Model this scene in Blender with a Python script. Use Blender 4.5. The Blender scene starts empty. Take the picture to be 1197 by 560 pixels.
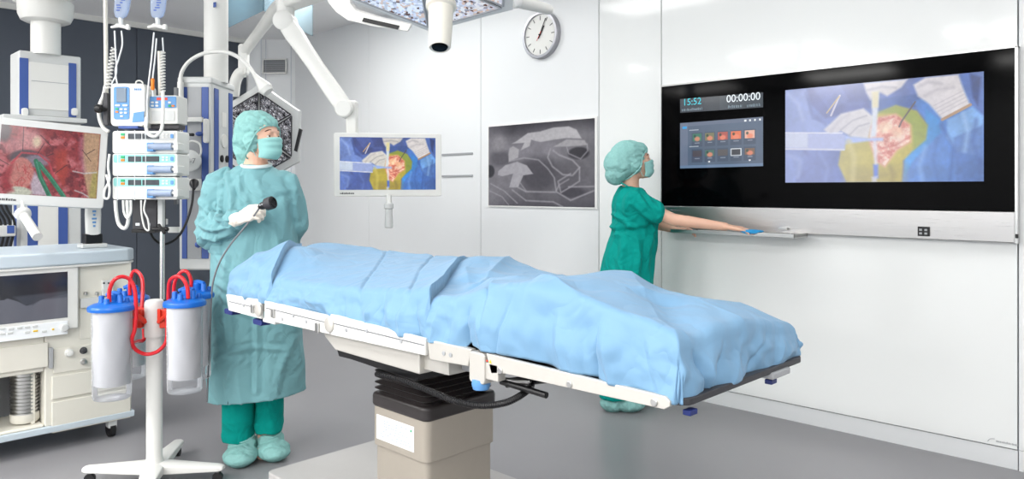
import bpy, bmesh, math, random
import numpy as np
from mathutils import Vector, Matrix, noise

sc = bpy.context.scene
COL = sc.collection
random.seed(7)

# ------------------------------------------------------------------ camera, light, exposure
FPX, CX, HY = 877.0, 598.5, 222.0          # focal length in pixels, image centre, horizon row (1197x560)
EYE = 1.33
TH = math.radians(44.16)
CT, ST = math.cos(TH), math.sin(TH)
cam_d = bpy.data.cameras.new('camera')
cam = bpy.data.objects.new('camera', cam_d)
COL.objects.link(cam)
cam.location = (0, 0, EYE)
cam.rotation_euler = (math.pi / 2, 0, TH)
cam_d.sensor_width = 36
cam_d.lens = FPX / 1197 * 36
cam_d.shift_y = -(280 - HY) / 1197
cam_d.clip_start = 0.02
sc.camera = cam

sc.view_settings.view_transform = 'Standard'
sc.view_settings.look = 'None'
sc.view_settings.exposure = 0.04
sc.view_settings.gamma = 1
sc.view_settings.use_curve_mapping = False

world = bpy.data.worlds.new('world')
sc.world = world
world.use_nodes = True
world.node_tree.nodes['Background'].inputs[0].default_value = (0.75, 0.8, 0.9, 1)
world.node_tree.nodes['Background'].inputs[1].default_value = 0.3

# room extents: the display wall is Y = WY, the dark wall is X = WX
WY, WX, CEIL = 4.21, -7.77, 2.97
FX, BY = 2.6, -3.6                           # the two walls out of view

ADDED_CEILING_LIGHTS = [(-6.2, 0.2, 20), (-5.1, 3.1, 28), (-3.5, 2.9, 8), (-3.9, -0.2, 26), (-1.6, 3.1, 5), (-1.6, -0.4, 34),
                  (0.7, 2.6, 10), (0.7, 0.2, 34), (-3.9, -2.4, 140), (-1.6, -2.6, 110), (0.9, -2.4, 60), (-6.2, -2.4, 60)]  # panels added out of view: position and power

# ------------------------------------------------------------------ pixel -> world helpers (only used to place things)
def W(px, py, d):
    r = (px - CX) / FPX
    return Vector(((r * CT - ST) * d, (r * ST + CT) * d, EYE - (py - HY) / FPX * d))
def PV(px, py, v):                            # on the plane Y = v
    r = (px - CX) / FPX
    return W(px, py, v / (r * ST + CT))
def PU(px, py, u):                            # on the plane X = u
    r = (px - CX) / FPX
    return W(px, py, u / (r * CT - ST))
def PZ(px, py, z):                            # on the plane Z = z
    return W(px, py, FPX * (EYE - z) / (py - HY))

class Frame:
    def __init__(s, o, x, y, z):
        s.o, s.x, s.y, s.z = Vector(o), Vector(x).normalized(), Vector(y).normalized(), Vector(z).normalized()
    def __call__(s, p):
        return s.o + s.x * p[0] + s.y * p[1] + s.z * p[2]
def camframe(o, yaw=0.0, pitch=0.0):
    """x to the right of the view, y away from it, z up; yaw turns about z, pitch tips the top backward"""
    a = TH + yaw
    x = Vector((math.cos(a), math.sin(a), 0)); y = Vector((-math.sin(a), math.cos(a), 0)); z = Vector((0, 0, 1))
    R = Matrix.Rotation(pitch, 3, x)
    return Frame(o, x, R @ y, R @ z)
ID = Frame((0, 0, 0), (1, 0, 0), (0, 1, 0), (0, 0, 1))

# ------------------------------------------------------------------ materials
def lin(c):
    c = [x / 255 for x in c]
    return tuple([x / 12.92 if x <= 0.04045 else ((x + 0.055) / 1.055) ** 2.4 for x in c] + [1])
def mat(name, c, rough=0.5, metal=0.0, noise_amt=0.0, nscale=30, bump=0.0, bscale=200, coat=0.0, trans=0.0, ior=1.45,
        emit=0.0, sss=0.0, spec=0.5, alpha=1.0, sheen=0.0, crinkle=None):
    m = bpy.data.materials.new(name)
    m.use_nodes = True
    nt = m.node_tree
    b = nt.nodes['Principled BSDF']
    col = lin(c)
    b.inputs['Base Color'].default_value = col
    b.inputs['Roughness'].default_value = rough
    b.inputs['Metallic'].default_value = metal
    b.inputs['Coat Weight'].default_value = coat
    b.inputs['Coat Roughness'].default_value = 0.05
    b.inputs['Transmission Weight'].default_value = trans
    b.inputs['IOR'].default_value = ior
    b.inputs['Specular IOR Level'].default_value = spec
    b.inputs['Alpha'].default_value = alpha
    b.inputs['Sheen Weight'].default_value = sheen
    if sss:
        b.inputs['Subsurface Weight'].default_value = sss
        b.inputs['Subsurface Radius'].default_value = (0.02, 0.008, 0.005)
        b.inputs['Subsurface Scale'].default_value = 0.5
    if emit:
        b.inputs['Emission Color'].default_value = col
        b.inputs['Emission Strength'].default_value = emit
    tc = nt.nodes.new('ShaderNodeTexCoord')
    if noise_amt:
        n = nt.nodes.new('ShaderNodeTexNoise'); n.inputs['Scale'].default_value = nscale; n.inputs['Detail'].default_value = 5
        nt.links.new(tc.outputs['Object'], n.inputs['Vector'])
        mr = nt.nodes.new('ShaderNodeMapRange')
        mr.inputs['To Min'].default_value = 1 - noise_amt; mr.inputs['To Max'].default_value = 1 + noise_amt
        nt.links.new(n.outputs['Fac'], mr.inputs['Value'])
        mx = nt.nodes.new('ShaderNodeVectorMath'); mx.operation = 'SCALE'
        mx.inputs[0].default_value = col[:3]
        nt.links.new(mr.outputs['Result'], mx.inputs['Scale'])
        nt.links.new(mx.outputs['Vector'], b.inputs['Base Color'])
    if crinkle:
        n3 = nt.nodes.new('ShaderNodeTexNoise'); n3.inputs['Scale'].default_value = crinkle[0]
        n3.inputs['Detail'].default_value = 2; n3.inputs['Distortion'].default_value = 0.8
        nt.links.new(tc.outputs['Object'], n3.inputs['Vector'])
        b3 = nt.nodes.new('ShaderNodeBump'); b3.inputs['Strength'].default_value = 0.9; b3.inputs['Distance'].default_value = crinkle[1]
        s3 = nt.nodes.new('ShaderNodeMath'); s3.operation = 'SUBTRACT'; s3.inputs[1].default_value = 0.5
        a3 = nt.nodes.new('ShaderNodeMath'); a3.operation = 'ABSOLUTE'
        nt.links.new(n3.outputs['Fac'], s3.inputs[0]); nt.links.new(s3.outputs[0], a3.inputs[0]); nt.links.new(a3.outputs[0], b3.inputs['Height'])
        n4 = nt.nodes.new('ShaderNodeTexNoise'); n4.inputs['Scale'].default_value = 450
        nt.links.new(tc.outputs['Object'], n4.inputs['Vector'])
        b4 = nt.nodes.new('ShaderNodeBump'); b4.inputs['Strength'].default_value = 0.1; b4.inputs['Distance'].default_value = 0.002
        nt.links.new(n4.outputs['Fac'], b4.inputs['Height']); nt.links.new(b3.outputs['Normal'], b4.inputs['Normal'])
        nt.links.new(b4.outputs['Normal'], b.inputs['Normal'])
    if bump:
        n2 = nt.nodes.new('ShaderNodeTexNoise'); n2.inputs['Scale'].default_value = bscale; n2.inputs['Detail'].default_value = 3
        nt.links.new(tc.outputs['Object'], n2.inputs['Vector'])
        bp = nt.nodes.new('ShaderNodeBump'); bp.inputs['Strength'].default_value = bump; bp.inputs['Distance'].default_value = 0.002
        nt.links.new(n2.outputs['Fac'], bp.inputs['Height'])
        nt.links.new(bp.outputs['Normal'], b.inputs['Normal'])
    return m

MT = {}
def mk(key, *a, **k):
    MT[key] = mat(key, *a, **k)
mk('wall', (234, 236, 237), 0.35, noise_amt=0.01, nscale=2)
mk('wall_glass', (238, 240, 239), 0.12, noise_amt=0.01, nscale=2, coat=0.3)
mk('dark_glass', (80, 86, 96), 0.45, noise_amt=0.04, nscale=2, spec=0.3)
mk('seam', (176, 184, 196), 0.5)
mk('seam_dark', (34, 40, 50), 0.5)
mk('ceiling', (250, 250, 250), 0.6, noise_amt=0.01, nscale=2)
mk('floor', (140, 139, 142), 0.3, noise_amt=0.03, nscale=3, bump=0.03, bscale=60)
mk('white', (224, 224, 220), 0.35, noise_amt=0.01)
mk('cream', (224, 221, 210), 0.4, noise_amt=0.01)
mk('white_gloss', (240, 240, 238), 0.2, coat=0.3)
mk('pale_grey', (205, 207, 206), 0.4, noise_amt=0.01)
mk('grey', (165, 167, 170), 0.45, noise_amt=0.02)
mk('mid_grey', (120, 122, 126), 0.5, noise_amt=0.02)
mk('dark_grey', (58, 58, 62), 0.5, noise_amt=0.03)
mk('black', (16, 16, 18), 0.35)
mk('black_gloss', (3, 3, 4), 0.08, spec=0.05)
mk('rubber', (26, 25, 27), 0.55, noise_amt=0.05)
mk('bellows', (50, 46, 46), 0.28, noise_amt=0.03)
mk('steel', (196, 196, 194), 0.28, metal=1.0, noise_amt=0.02, nscale=60)
mk('steel_bright', (225, 224, 222), 0.22, metal=0.9, noise_amt=0.02, nscale=60)
mk('column_metal', (176, 168, 156), 0.38, metal=0.35, noise_amt=0.02, nscale=40)
mk('alu', (206, 203, 196), 0.35, metal=0.35, noise_amt=0.02, nscale=60)
mk('base_grey', (178, 176, 174), 0.4, noise_amt=0.02)
mk('blue', (64, 90, 158), 0.4, noise_amt=0.03)
mk('blue_light', (95, 150, 205), 0.4)
mk('blue_lid', (20, 102, 196), 0.3, noise_amt=0.04)
mk('navy', (28, 44, 110), 0.4)
mk('red', (214, 26, 38), 0.25, coat=0.3)
mk('red_clip', (226, 62, 40), 0.35)
mk('orange', (240, 130, 30), 0.4)
mk('green_led', (40, 170, 110), 0.4)
mk('mint_panel', (150, 215, 210), 0.4)
mk('yellow', (235, 195, 40), 0.4)
mk('lcd', (60, 66, 72), 0.15)
mk('lcd_light', (120, 135, 150), 0.2)
mk('deck_blue', (196, 208, 216), 0.35, noise_amt=0.01)
mk('drape', (118, 159, 192), 0.62, noise_amt=0.02, nscale=25, crinkle=(6, .022), sheen=0.1)
mk('gown', (118, 168, 174), 0.8, noise_amt=0.03, nscale=25, crinkle=(6, .045), sheen=0.1)
mk('gown_collar', (220, 236, 236), 0.7)
mk('scrub', (0, 148, 138), 0.9, spec=0.2, noise_amt=0.04, nscale=20, crinkle=(8, .04))
mk('cap', (138, 190, 186), 0.75, noise_amt=0.14, nscale=70, crinkle=(18, .015))
mk('mask', (150, 206, 202), 0.75, noise_amt=0.04, nscale=40, bump=0.2, bscale=300)
mk('skin', (226, 182, 158), 0.5, sss=0.15, noise_amt=0.04, nscale=40, bump=0.08, bscale=300)
mk('glove', (240, 230, 216), 0.5, noise_amt=0.04, nscale=40, bump=0.25, bscale=120)
mk('hair', (92, 62, 44), 0.6, noise_amt=0.2, nscale=80)
mk('eye_white', (235, 232, 228), 0.2, coat=0.5)
mk('iris', (60, 42, 30), 0.2)
mk('wipe', (50, 160, 222), 0.8, bump=0.3, bscale=150)
mk('tube_clear', (232, 236, 238), 0.25, alpha=0.85)
mk('liner', (250, 250, 252), 0.45, alpha=0.9, bump=0.6, bscale=25)
mk('fluid_blue', (158, 174, 200), 0.3, alpha=0.9)
mk('paper', (238, 242, 244), 0.6)
mk('ink', (150, 165, 190), 0.6)
mk('clock_rim', (168, 168, 174), 0.3, metal=0.4)
mk('xray_edge', (40, 42, 46), 0.2)

def glass(name, tint, rough=0.03, clear=0.7):
    """thin clear plastic or glass: mixes a transparent sheet with a glossy surface"""
    m = bpy.data.materials.new(name); m.use_nodes = True
    nt = m.node_tree
    for n in list(nt.nodes): nt.nodes.remove(n)
    out = nt.nodes.new('ShaderNodeOutputMaterial')
    tr = nt.nodes.new('ShaderNodeBsdfTransparent'); tr.inputs[0].default_value = lin(tint)
    gl = nt.nodes.new('ShaderNodeBsdfPrincipled'); gl.inputs['Roughness'].default_value = rough
    gl.inputs['Base Color'].default_value = lin(tint)
    fr = nt.nodes.new('ShaderNodeFresnel'); fr.inputs[0].default_value = 1.4
    mr = nt.nodes.new('ShaderNodeMapRange'); mr.inputs['To Min'].default_value = 1 - clear; mr.inputs['To Max'].default_value = 1
    mx = nt.nodes.new('ShaderNodeMixShader')
    nt.links.new(fr.outputs[0], mr.inputs['Value']); nt.links.new(mr.outputs[0], mx.inputs[0])
    nt.links.new(tr.outputs[0], mx.inputs[1]); nt.links.new(gl.outputs[0], mx.inputs[2])
    nt.links.new(mx.outputs[0], out.inputs[0])
    MT[name] = m
glass('clear', (250, 251, 253), clear=0.92)
glass('teal_glass', (206, 220, 226), clear=0.93)
glass('bag', (214, 226, 244), clear=0.6)

def brushed():
    m = mat('brushed', (186, 184, 183), 0.3, metal=1.0)
    nt = m.node_tree; b = nt.nodes['Principled BSDF']
    tc = nt.nodes.new('ShaderNodeTexCoord'); mp = nt.nodes.new('ShaderNodeMapping'); mp.inputs['Scale'].default_value = (2, 2, 400)
    n = nt.nodes.new('ShaderNodeTexNoise'); n.inputs['Scale'].default_value = 3
    mr = nt.nodes.new('ShaderNodeMapRange'); mr.inputs['To Min'].default_value = 0.22; mr.inputs['To Max'].default_value = 0.4
    nt.links.new(tc.outputs['Object'], mp.inputs[0]); nt.links.new(mp.outputs[0], n.inputs[0])
    nt.links.new(n.outputs[0], mr.inputs[0]); nt.links.new(mr.outputs[0], b.inputs['Roughness'])
    MT['brushed'] = m
brushed()
def led_cells():
    """lens cells of a surgical lamp: glittering facets over a dark carrier"""
    m = mat('led_cells', (120, 120, 126), 0.12, metal=0.8)
    nt = m.node_tree; b = nt.nodes['Principled BSDF']
    tc = nt.nodes.new('ShaderNodeTexCoord')
    v = nt.nodes.new('ShaderNodeTexVoronoi'); v.inputs['Scale'].default_value = 34
    v2 = nt.nodes.new('ShaderNodeTexVoronoi'); v2.inputs['Scale'].default_value = 90
    r = nt.nodes.new('ShaderNodeValToRGB')
    e = r.color_ramp.elements
    e[0].position = 0.0; e[0].color = lin((250, 250, 252)); e[1].position = 0.85; e[1].color = lin((56, 56, 62))
    e2 = e.new(0.35); e2.color = lin((190, 188, 194))
    nt.links.new(tc.outputs['Object'], v.inputs['Vector']); nt.links.new(tc.outputs['Object'], v2.inputs['Vector'])
    nt.links.new(v.outputs['Distance'], r.inputs[0]); nt.links.new(r.outputs[0], b.inputs['Base Color'])
    bp = nt.nodes.new('ShaderNodeBump'); bp.inputs['Strength'].default_value = 1; bp.inputs['Distance'].default_value = 0.01
    nt.links.new(v2.outputs['Distance'], bp.inputs['Height']); nt.links.new(bp.outputs[0], b.inputs['Normal'])
    MT['led_cells'] = m
    m = mat('led_cells_warm', (200, 190, 190), 0.15, metal=0.5)
    nt = m.node_tree; b = nt.nodes['Principled BSDF']
    tc = nt.nodes.new('ShaderNodeTexCoord')
    v = nt.nodes.new('ShaderNodeTexVoronoi'); v.inputs['Scale'].default_value = 105
    r = nt.nodes.new('ShaderNodeValToRGB'); r.color_ramp.interpolation = 'CONSTANT'
    e = r.color_ramp.elements
    e[0].color = lin((246, 244, 246)); e[1].position = 0.9; e[1].color = lin((120, 92, 84))
    for p, c in ((0.36, (222, 222, 236)), (0.52, (232, 200, 180)), (0.66, (206, 206, 214)), (0.8, (160, 158, 168))):
        q = e.new(p); q.color = lin(c)
    s = nt.nodes.new('ShaderNodeSeparateColor')
    nt.links.new(tc.outputs['Object'], v.inputs['Vector']); nt.links.new(v.outputs['Color'], s.inputs[0])
    nt.links.new(s.outputs[0], r.inputs[0]); nt.links.new(r.outputs[0], b.inputs['Base Color'])
    b.inputs['Emission Strength'].default_value = 0.35
    nt.links.new(r.outputs[0], b.inputs['Emission Color'])
    MT['led_cells_warm'] = m
led_cells()
def screen_mat():
    m = bpy.data.materials.new('screen_picture'); m.use_nodes = True
    nt = m.node_tree; b = nt.nodes['Principled BSDF']
    a = nt.nodes.new('ShaderNodeAttribute'); a.attribute_name = 'picture'
    nt.links.new(a.outputs['Color'], b.inputs['Emission Color'])
    b.inputs['Emission Strength'].default_value = 0.95
    b.inputs['Base Color'].default_value = (0.01, 0.01, 0.012, 1); b.inputs['Roughness'].default_value = 0.15
    MT['screen'] = m
screen_mat()

# ------------------------------------------------------------------ mesh builder
class M:
    def __init__(s, F=None):
        s.v, s.f, s.mi, s.F, s.cur = [], [], [], F or ID, 0
    def add(s, vs, fs, F=None):
        F = F or s.F; o = len(s.v)
        s.v += [F(p) for p in vs]
        s.f += [[i + o for i in q] for q in fs]; s.mi += [s.cur] * len(fs)
        return s
    def box(s, c, d, F=None):
        x, y, z = d[0] / 2, d[1] / 2, d[2] / 2
        vs = [(c[0] + a * x, c[1] + b * y, c[2] + e * z) for a in (-1, 1) for b in (-1, 1) for e in (-1, 1)]
        return s.add(vs, [(0, 1, 3, 2), (4, 6, 7, 5), (0, 4, 5, 1), (2, 3, 7, 6), (0, 2, 6, 4), (1, 5, 7, 3)], F)
    def ext(s, a, b, F=None):                 # box from corner to corner
        return s.box([(a[i] + b[i]) / 2 for i in range(3)], [abs(a[i] - b[i]) for i in range(3)], F)
    def prism(s, pts, vec, F=None):
        F = F or s.F
        n = len(pts); p = [Vector(q) for q in pts]; vec = Vector(vec)
        nrm = Vector((0, 0, 0))
        for i in range(n): nrm += p[i].cross(p[(i + 1) % n])
        if nrm.dot(vec) > 0: p.reverse()
        vs = p + [q + vec for q in p]
        fs = [tuple(range(n)), tuple(range(2 * n - 1, n - 1, -1))] + [(i, i + n, (i + 1) % n + n, (i + 1) % n) for i in range(n)]
        return s.add(vs, [tuple(reversed(f)) for f in fs][:0] + fs, F)
    def rrect(s, c, w, h, t, r, F=None, seg=5):
        """rounded rectangle in the xz plane of the frame, thickness t along y, centred on c"""
        pts = []
        for cx_, cz_, a0 in ((w / 2 - r, h / 2 - r, 0), (-w / 2 + r, h / 2 - r, 90), (-w / 2 + r, -h / 2 + r, 180), (w / 2 - r, -h / 2 + r, 270)):
            for k in range(seg + 1):
                a = math.radians(a0 + 90 * k / seg)
                pts.append((c[0] + cx_ + r * math.cos(a), c[1] - t / 2, c[2] + cz_ + r * math.sin(a)))
        return s.prism(pts, (0, t, 0), F)
    def lathe(s, prof, base, axis, n=24, F=None):
        F = F or s.F
        base = F(base) if True else base
        ax = (F.x * axis[0] + F.y * axis[1] + F.z * axis[2]).normalized()
        t = Vector((0, 0, 1)) if abs(ax.z) < 0.9 else Vector((1, 0, 0))
        a = ax.cross(t).normalized(); b = ax.cross(a)
        vs, fs = [], []
        for (r, h) in prof:
            for k in range(n):
                g = 2 * math.pi * k / n
                vs.append(base + ax * h + (a * math.cos(g) + b * math.sin(g)) * max(r, 1e-5))
        for i in range(len(prof) - 1):
            for k in range(n):
                k2 = (k + 1) % n
                fs.append((i * n + k, (i + 1) * n + k, (i + 1) * n + k2, i * n + k2))
        if prof[0][0] > 1e-4: fs.append(tuple(range(n)))
        if prof[-1][0] > 1e-4: fs.append(tuple(reversed(range((len(prof) - 1) * n, len(prof) * n))))
        return s.add(vs, fs, ID)
    def cyl(s, p0, p1, r0, r1=None, n=20, F=None):
        d = Vector(p1) - Vector(p0)
        return s.lathe([(r0, 0), (r0 if r1 is None else r1, d.length)], p0, d, n, F)
    def cap(s, p0, r0, p1, r1, n=16, F=None):
        d = Vector(p1) - Vector(p0); L = d.length
        if L < 1e-6: d = Vector((0, 0, 1)); L = 1e-4
        pr = [(r0 * math.sin(a), -r0 * math.cos(a)) for a in [math.pi / 2 * k / 5 for k in range(5)]]
        pr += [(r0, 0), (r1, L)]
        pr += [(r1 * math.cos(a), L + r1 * math.sin(a)) for a in [math.pi / 2 * k / 5 for k in range(1, 6)]]
        return s.lathe(pr, p0, d, n, F)
    def sph(s, c, r, F=None, n=20):
        if not hasattr(r, '__len__'): r = (r, r, r)
        F = F or s.F
        F2 = lambda p: F((c[0] + p[0] * r[0], c[1] + p[1] * r[1], c[2] + p[2] * r[2]))
        m = n // 2; vs, fs = [(0, 0, -1)], []
        for i in range(1, m):
            a = -math.pi / 2 + math.pi * i / m
            for k in range(n):
                g = 2 * math.pi * k / n
                vs.append((math.cos(a) * math.cos(g), math.cos(a) * math.sin(g), math.sin(a)))
        vs.append((0, 0, 1)); T = len(vs) - 1
        for k in range(n):
            fs.append((0, 1 + (k + 1) % n, 1 + k)); fs.append((T, T - n + k, T - n + (k + 1) % n))
        for i in range(m - 2):
            for k in range(n):
                a = 1 + i * n + k; b = 1 + i * n + (k + 1) % n
                fs.append((a, b, b + n, a + n))
        return s.add([F2(p) for p in vs], fs, ID)
    def tube(s, pts, r, n=8, F=None, smooth=6, closed=False):
        F = F or s.F
        P = [F(p) for p in pts]
        R = r if hasattr(r, '__len__') else [r] * len(P)
        if smooth > 1 and len(P) > 2:
            Q, RR = [], []
            for i in range(len(P) - 1):
                p0 = P[max(i - 1, 0)]; p1 = P[i]; p2 = P[i + 1]; p3 = P[min(i + 2, len(P) - 1)]
                for k in range(smooth):
                    t = k / smooth
                    Q.append(0.5 * ((2 * p1) + (p2 - p0) * t + (2 * p0 - 5 * p1 + 4 * p2 - p3) * t * t + (3 * p1 - p0 - 3 * p2 + p3) * t ** 3))
                    RR.append(R[i] * (1 - t) + R[i + 1] * t)
            Q.append(P[-1]); RR.append(R[-1]); P, R = Q, RR
        vs, fs = [], []
        up = None
        for i, p in enumerate(P):
            d = (P[min(i + 1, len(P) - 1)] - P[max(i - 1, 0)]).normalized()
            if up is None:
                up = d.orthogonal().normalized()
            up = (up - d * up.dot(d)); up = up.normalized() if up.length > 1e-6 else d.orthogonal().normalized()
            b = d.cross(up)
            for k in range(n):
                g = 2 * math.pi * k / n
                vs.append(p + (up * math.cos(g) + b * math.sin(g)) * R[i])
        for i in range(len(P) - 1):
            for k in range(n):
                k2 = (k + 1) % n
                fs.append((i * n + k, i * n + k2, (i + 1) * n + k2, (i + 1) * n + k))
        fs.append(tuple(reversed(range(n)))); fs.append(tuple(range((len(P) - 1) * n, len(P) * n)))
        return s.add(vs, fs, ID)
    def loft(s, rings, F=None, capped=True):
        n = len(rings[0]); vs = [p for r in rings for p in r]; fs = []
        for i in range(len(rings) - 1):
            for k in range(n):
                k2 = (k + 1) % n
                fs.append((i * n + k, i * n + k2, (i + 1) * n + k2, (i + 1) * n + k))
        if capped:
            fs.append(tuple(reversed(range(n)))); fs.append(tuple(range((len(rings) - 1) * n, len(rings) * n)))
        return s.add(vs, fs, F)
    def m(s, i): s.cur = i; return s

ORG = {}
def thing(name, label, cat, loc, group=None):
    o = bpy.data.objects.new(name, None); COL.objects.link(o)
    o.empty_display_size = 0.1
    o.location = loc
    ORG[o.name] = Vector(loc)
    o['label'] = label; o['category'] = cat
    if group: o['group'] = group
    return o
def tag(o, label, cat, group=None, kind=None):
    o['label'] = label; o['category'] = cat
    if group: o['group'] = group
    if kind: o['kind'] = kind
    return o
def obj(name, m, mats, parent=None, bev=0.0, ang=35, label=None, seg=2, org=None):
    me = bpy.data.meshes.new(name)
    V = [Vector(p) for p in m.v]
    if parent is not None:
        o0 = ORG[parent.name]
    elif org is not None:
        o0 = Vector(org)
    else:
        xs = [p.x for p in V]; ys = [p.y for p in V]; zs = [p.z for p in V]
        o0 = Vector(((min(xs) + max(xs)) / 2, (min(ys) + max(ys)) / 2, min(zs)))
    me.from_pydata([p - o0 for p in V], [], m.f)
    if not isinstance(mats, (list, tuple)): mats = [mats]
    for k in mats: me.materials.append(MT[k] if isinstance(k, str) else k)
    for p, i in zip(me.polygons, m.mi): p.material_index = i
    bm = bmesh.new(); bm.from_mesh(me)
    bmesh.ops.recalc_face_normals(bm, faces=bm.faces)
    bm.to_mesh(me); bm.free()
    me.shade_smooth()
    me.set_sharp_from_angle(angle=math.radians(ang))
    o = bpy.data.objects.new(name, me); COL.objects.link(o)
    if parent is not None: o.parent = parent
    else: o.location = o0
    ORG[o.name] = o0
    if bev:
        b = o.modifiers.new('bevel', 'BEVEL'); b.width = bev; b.segments = seg; b.limit_method = 'ANGLE'; b.angle_limit = math.radians(40)
        b.harden_normals = True
    if label: o['label'] = label
    return o
def struct(name, m, mats, bev=0.0, ang=35):
    o = obj(name, m, mats, None, bev, ang); o['kind'] = 'structure'; return o
def kids(o): return [c for c in bpy.data.objects if c.parent == o]
def dup(o, loc, label=None):
    def cp(a, par):
        c = a.copy(); COL.objects.link(c); c.parent = par; ORG[c.name] = ORG[a.name]
        for k in kids(a):
            if k is not c: cp(k, c)
        return c
    r = cp(o, None); r.location = loc; ORG[r.name] = Vector(loc)
    if label: r['label'] = label
    return r

def remesh(o, voxel, smooth=6, factor=0.6, disp=None, hollow=None, zlim=None):
    """fuse the overlapping forms of o into one continuous skin, smooth it, then shape folds vertex by vertex"""
    for md in list(o.modifiers): o.modifiers.remove(md)
    r = o.modifiers.new('fuse', 'REMESH'); r.mode = 'VOXEL'; r.voxel_size = voxel; r.use_smooth_shade = True
    s = o.modifiers.new('soft', 'SMOOTH'); s.factor = factor; s.iterations = smooth
    dg = bpy.context.evaluated_depsgraph_get(); dg.update()
    me = bpy.data.meshes.new_from_object(o.evaluated_get(dg))
    mats = list(o.data.materials)
    o.modifiers.clear()
    old = o.data; me.name = o.name; o.data = me
    bpy.data.meshes.remove(old)
    me.materials.clear()
    for k in mats: me.materials.append(k)
    o0 = ORG[o.name]
    if disp:
        nv = len(me.vertices)
        nn = np.empty(nv * 3, dtype=np.float32); me.vertices.foreach_get('normal', nn) if hasattr(me.vertices[0], 'normal') else None
        nn = nn.reshape(-1, 3)
        co = np.empty(nv * 3, dtype=np.float32); me.vertices.foreach_get('co', co); co = co.reshape(-1, 3)
        for i in range(nv):
            p = Vector(co[i]) + o0; n = Vector(nn[i])
            d = disp(p, n)
            if hasattr(d, 'x'): co[i] += np.array(d)
            else: co[i] += nn[i] * d
        me.vertices.foreach_set('co', co.ravel()); me.update()
    me.shade_smooth()
    return o

# ------------------------------------------------------------------ painted screen pictures (one coloured grid per screen)
class Paint:
    def __init__(s, w, h, bg):
        s.w, s.h = w, h; s.soft = 0.006
        s.a = np.zeros((h, w, 3)); s.a[:] = bg
        yy, xx = np.mgrid[0:h, 0:w]; s.x = (xx + .5) / w; s.y = (yy + .5) / h
        s.asp = w / h
    def mix(s, mask, c, al=1.0):
        m = (mask * al)[..., None]; s.a = s.a * (1 - m) + np.array(c, float) * m; return s
    def poly(s, pts, c, al=1.0, soft=None):
        soft = soft or s.soft
        inside = np.zeros(s.x.shape, bool); dist = np.full(s.x.shape, 9.0)
        n = len(pts)
        for i in range(n):
            x0, y0 = pts[i]; x1, y1 = pts[(i + 1) % n]
            cond = ((y0 > s.y) != (y1 > s.y))
            xi = (x1 - x0) * (s.y - y0) / ((y1 - y0) if abs(y1 - y0) > 1e-9 else 1e-9) + x0
            inside ^= cond & (s.x < xi)
            dist = np.minimum(dist, s.seg(x0, y0, x1, y1))
        sd = np.where(inside, dist, -dist)
        return s.mix(np.clip(sd / soft + .5, 0, 1), c, al)
    def seg(s, x0, y0, x1, y1):
        ax, ay = (x1 - x0), (y1 - y0) / s.asp
        px, py = s.x - x0, (s.y - y0) / s.asp
        t = np.clip((px * ax + py * ay) / max(ax * ax + ay * ay, 1e-9), 0, 1)
        return np.hypot(px - t * ax, py - t * ay)
    def line(s, pts, wd, c, al=1.0, soft=0.004):
        d = np.full(s.x.shape, 9.0)
        for i in range(len(pts) - 1): d = np.minimum(d, s.seg(*pts[i], *pts[i + 1]))
        return s.mix(np.clip((wd / 2 - d) / soft + .5, 0, 1), c, al)
    def ell(s, cx, cy, rx, ry, c, al=1.0, soft=0.1):
        d = np.hypot((s.x - cx) / rx, (s.y - cy) / ry)
        return s.mix(np.clip((1 - d) / soft + .5, 0, 1), c, al)
    def rect(s, x0, y0, x1, y1, c, al=1.0):
        return s.mix(((s.x >= x0) & (s.x < x1) & (s.y >= y0) & (s.y < y1)).astype(float), c, al)
    def fbm(s, f, seed=0, oct=4):
        rng = np.random.RandomState(seed); out = np.zeros(s.x.shape); amp = 1; tot = 0
        for o in range(oct):
            g = rng.rand(int(f / s.asp) + 3, int(f) + 3)
            X = s.x * f; Y = s.y * f / s.asp
            i = np.minimum(X.astype(int), g.shape[1] - 2); j = np.minimum(Y.astype(int), g.shape[0] - 2)
            u = X - i; v = Y - j; u = u * u * (3 - 2 * u); v = v * v * (3 - 2 * v)
            out += amp * ((g[j, i] * (1 - u) + g[j, i + 1] * u) * (1 - v) + (g[j + 1, i] * (1 - u) + g[j + 1, i + 1] * u) * v)
            tot += amp; amp *= .55; f *= 2
        return out / tot
    def shade(s, n, k): s.a = s.a * (1 + k * (n - .5))[..., None]; return s
    def mesh(s, name, c00, c10, c01, parent, label=None):
        """c00 top left, c10 top right, c01 bottom left corner in the world"""
        c00, ex, ey = np.array(c00), np.array(c10 - c00), np.array(c01 - c00)
        h, w = s.h, s.w
        yy, xx = np.mgrid[0:h + 1, 0:w + 1]
        o0 = np.array(ORG[parent.name])
        co = c00 + (xx / w)[..., None] * ex + (yy / h)[..., None] * ey - o0
        me = bpy.data.meshes.new(name)
        idx = np.arange((h + 1) * (w + 1)).reshape(h + 1, w + 1)
        q = np.stack([idx[:-1, :-1], idx[1:, :-1], idx[1:, 1:], idx[:-1, 1:]], -1).reshape(-1, 4)
        me.from_pydata(co.reshape(-1, 3).tolist(), [], q.tolist())
        ca = me.color_attributes.new('picture', 'FLOAT_COLOR', 'CORNER')
        c = np.clip(s.a, 0, 255) / 255
        c = np.where(c <= .04045, c / 12.92, ((c + .055) / 1.055) ** 2.4).reshape(-1, 3)
        c4 = np.ones((len(c), 4)); c4[:, :3] = c
        ca.data.foreach_set('color', np.repeat(c4, 4, axis=0).astype(np.float32).ravel())
        me.materials.append(MT['screen'])
        o = bpy.data.objects.new(name, me); COL.objects.link(o); o.parent = parent; ORG[o.name] = Vector(o0)
        if label: o['label'] = label
        return o
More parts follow.
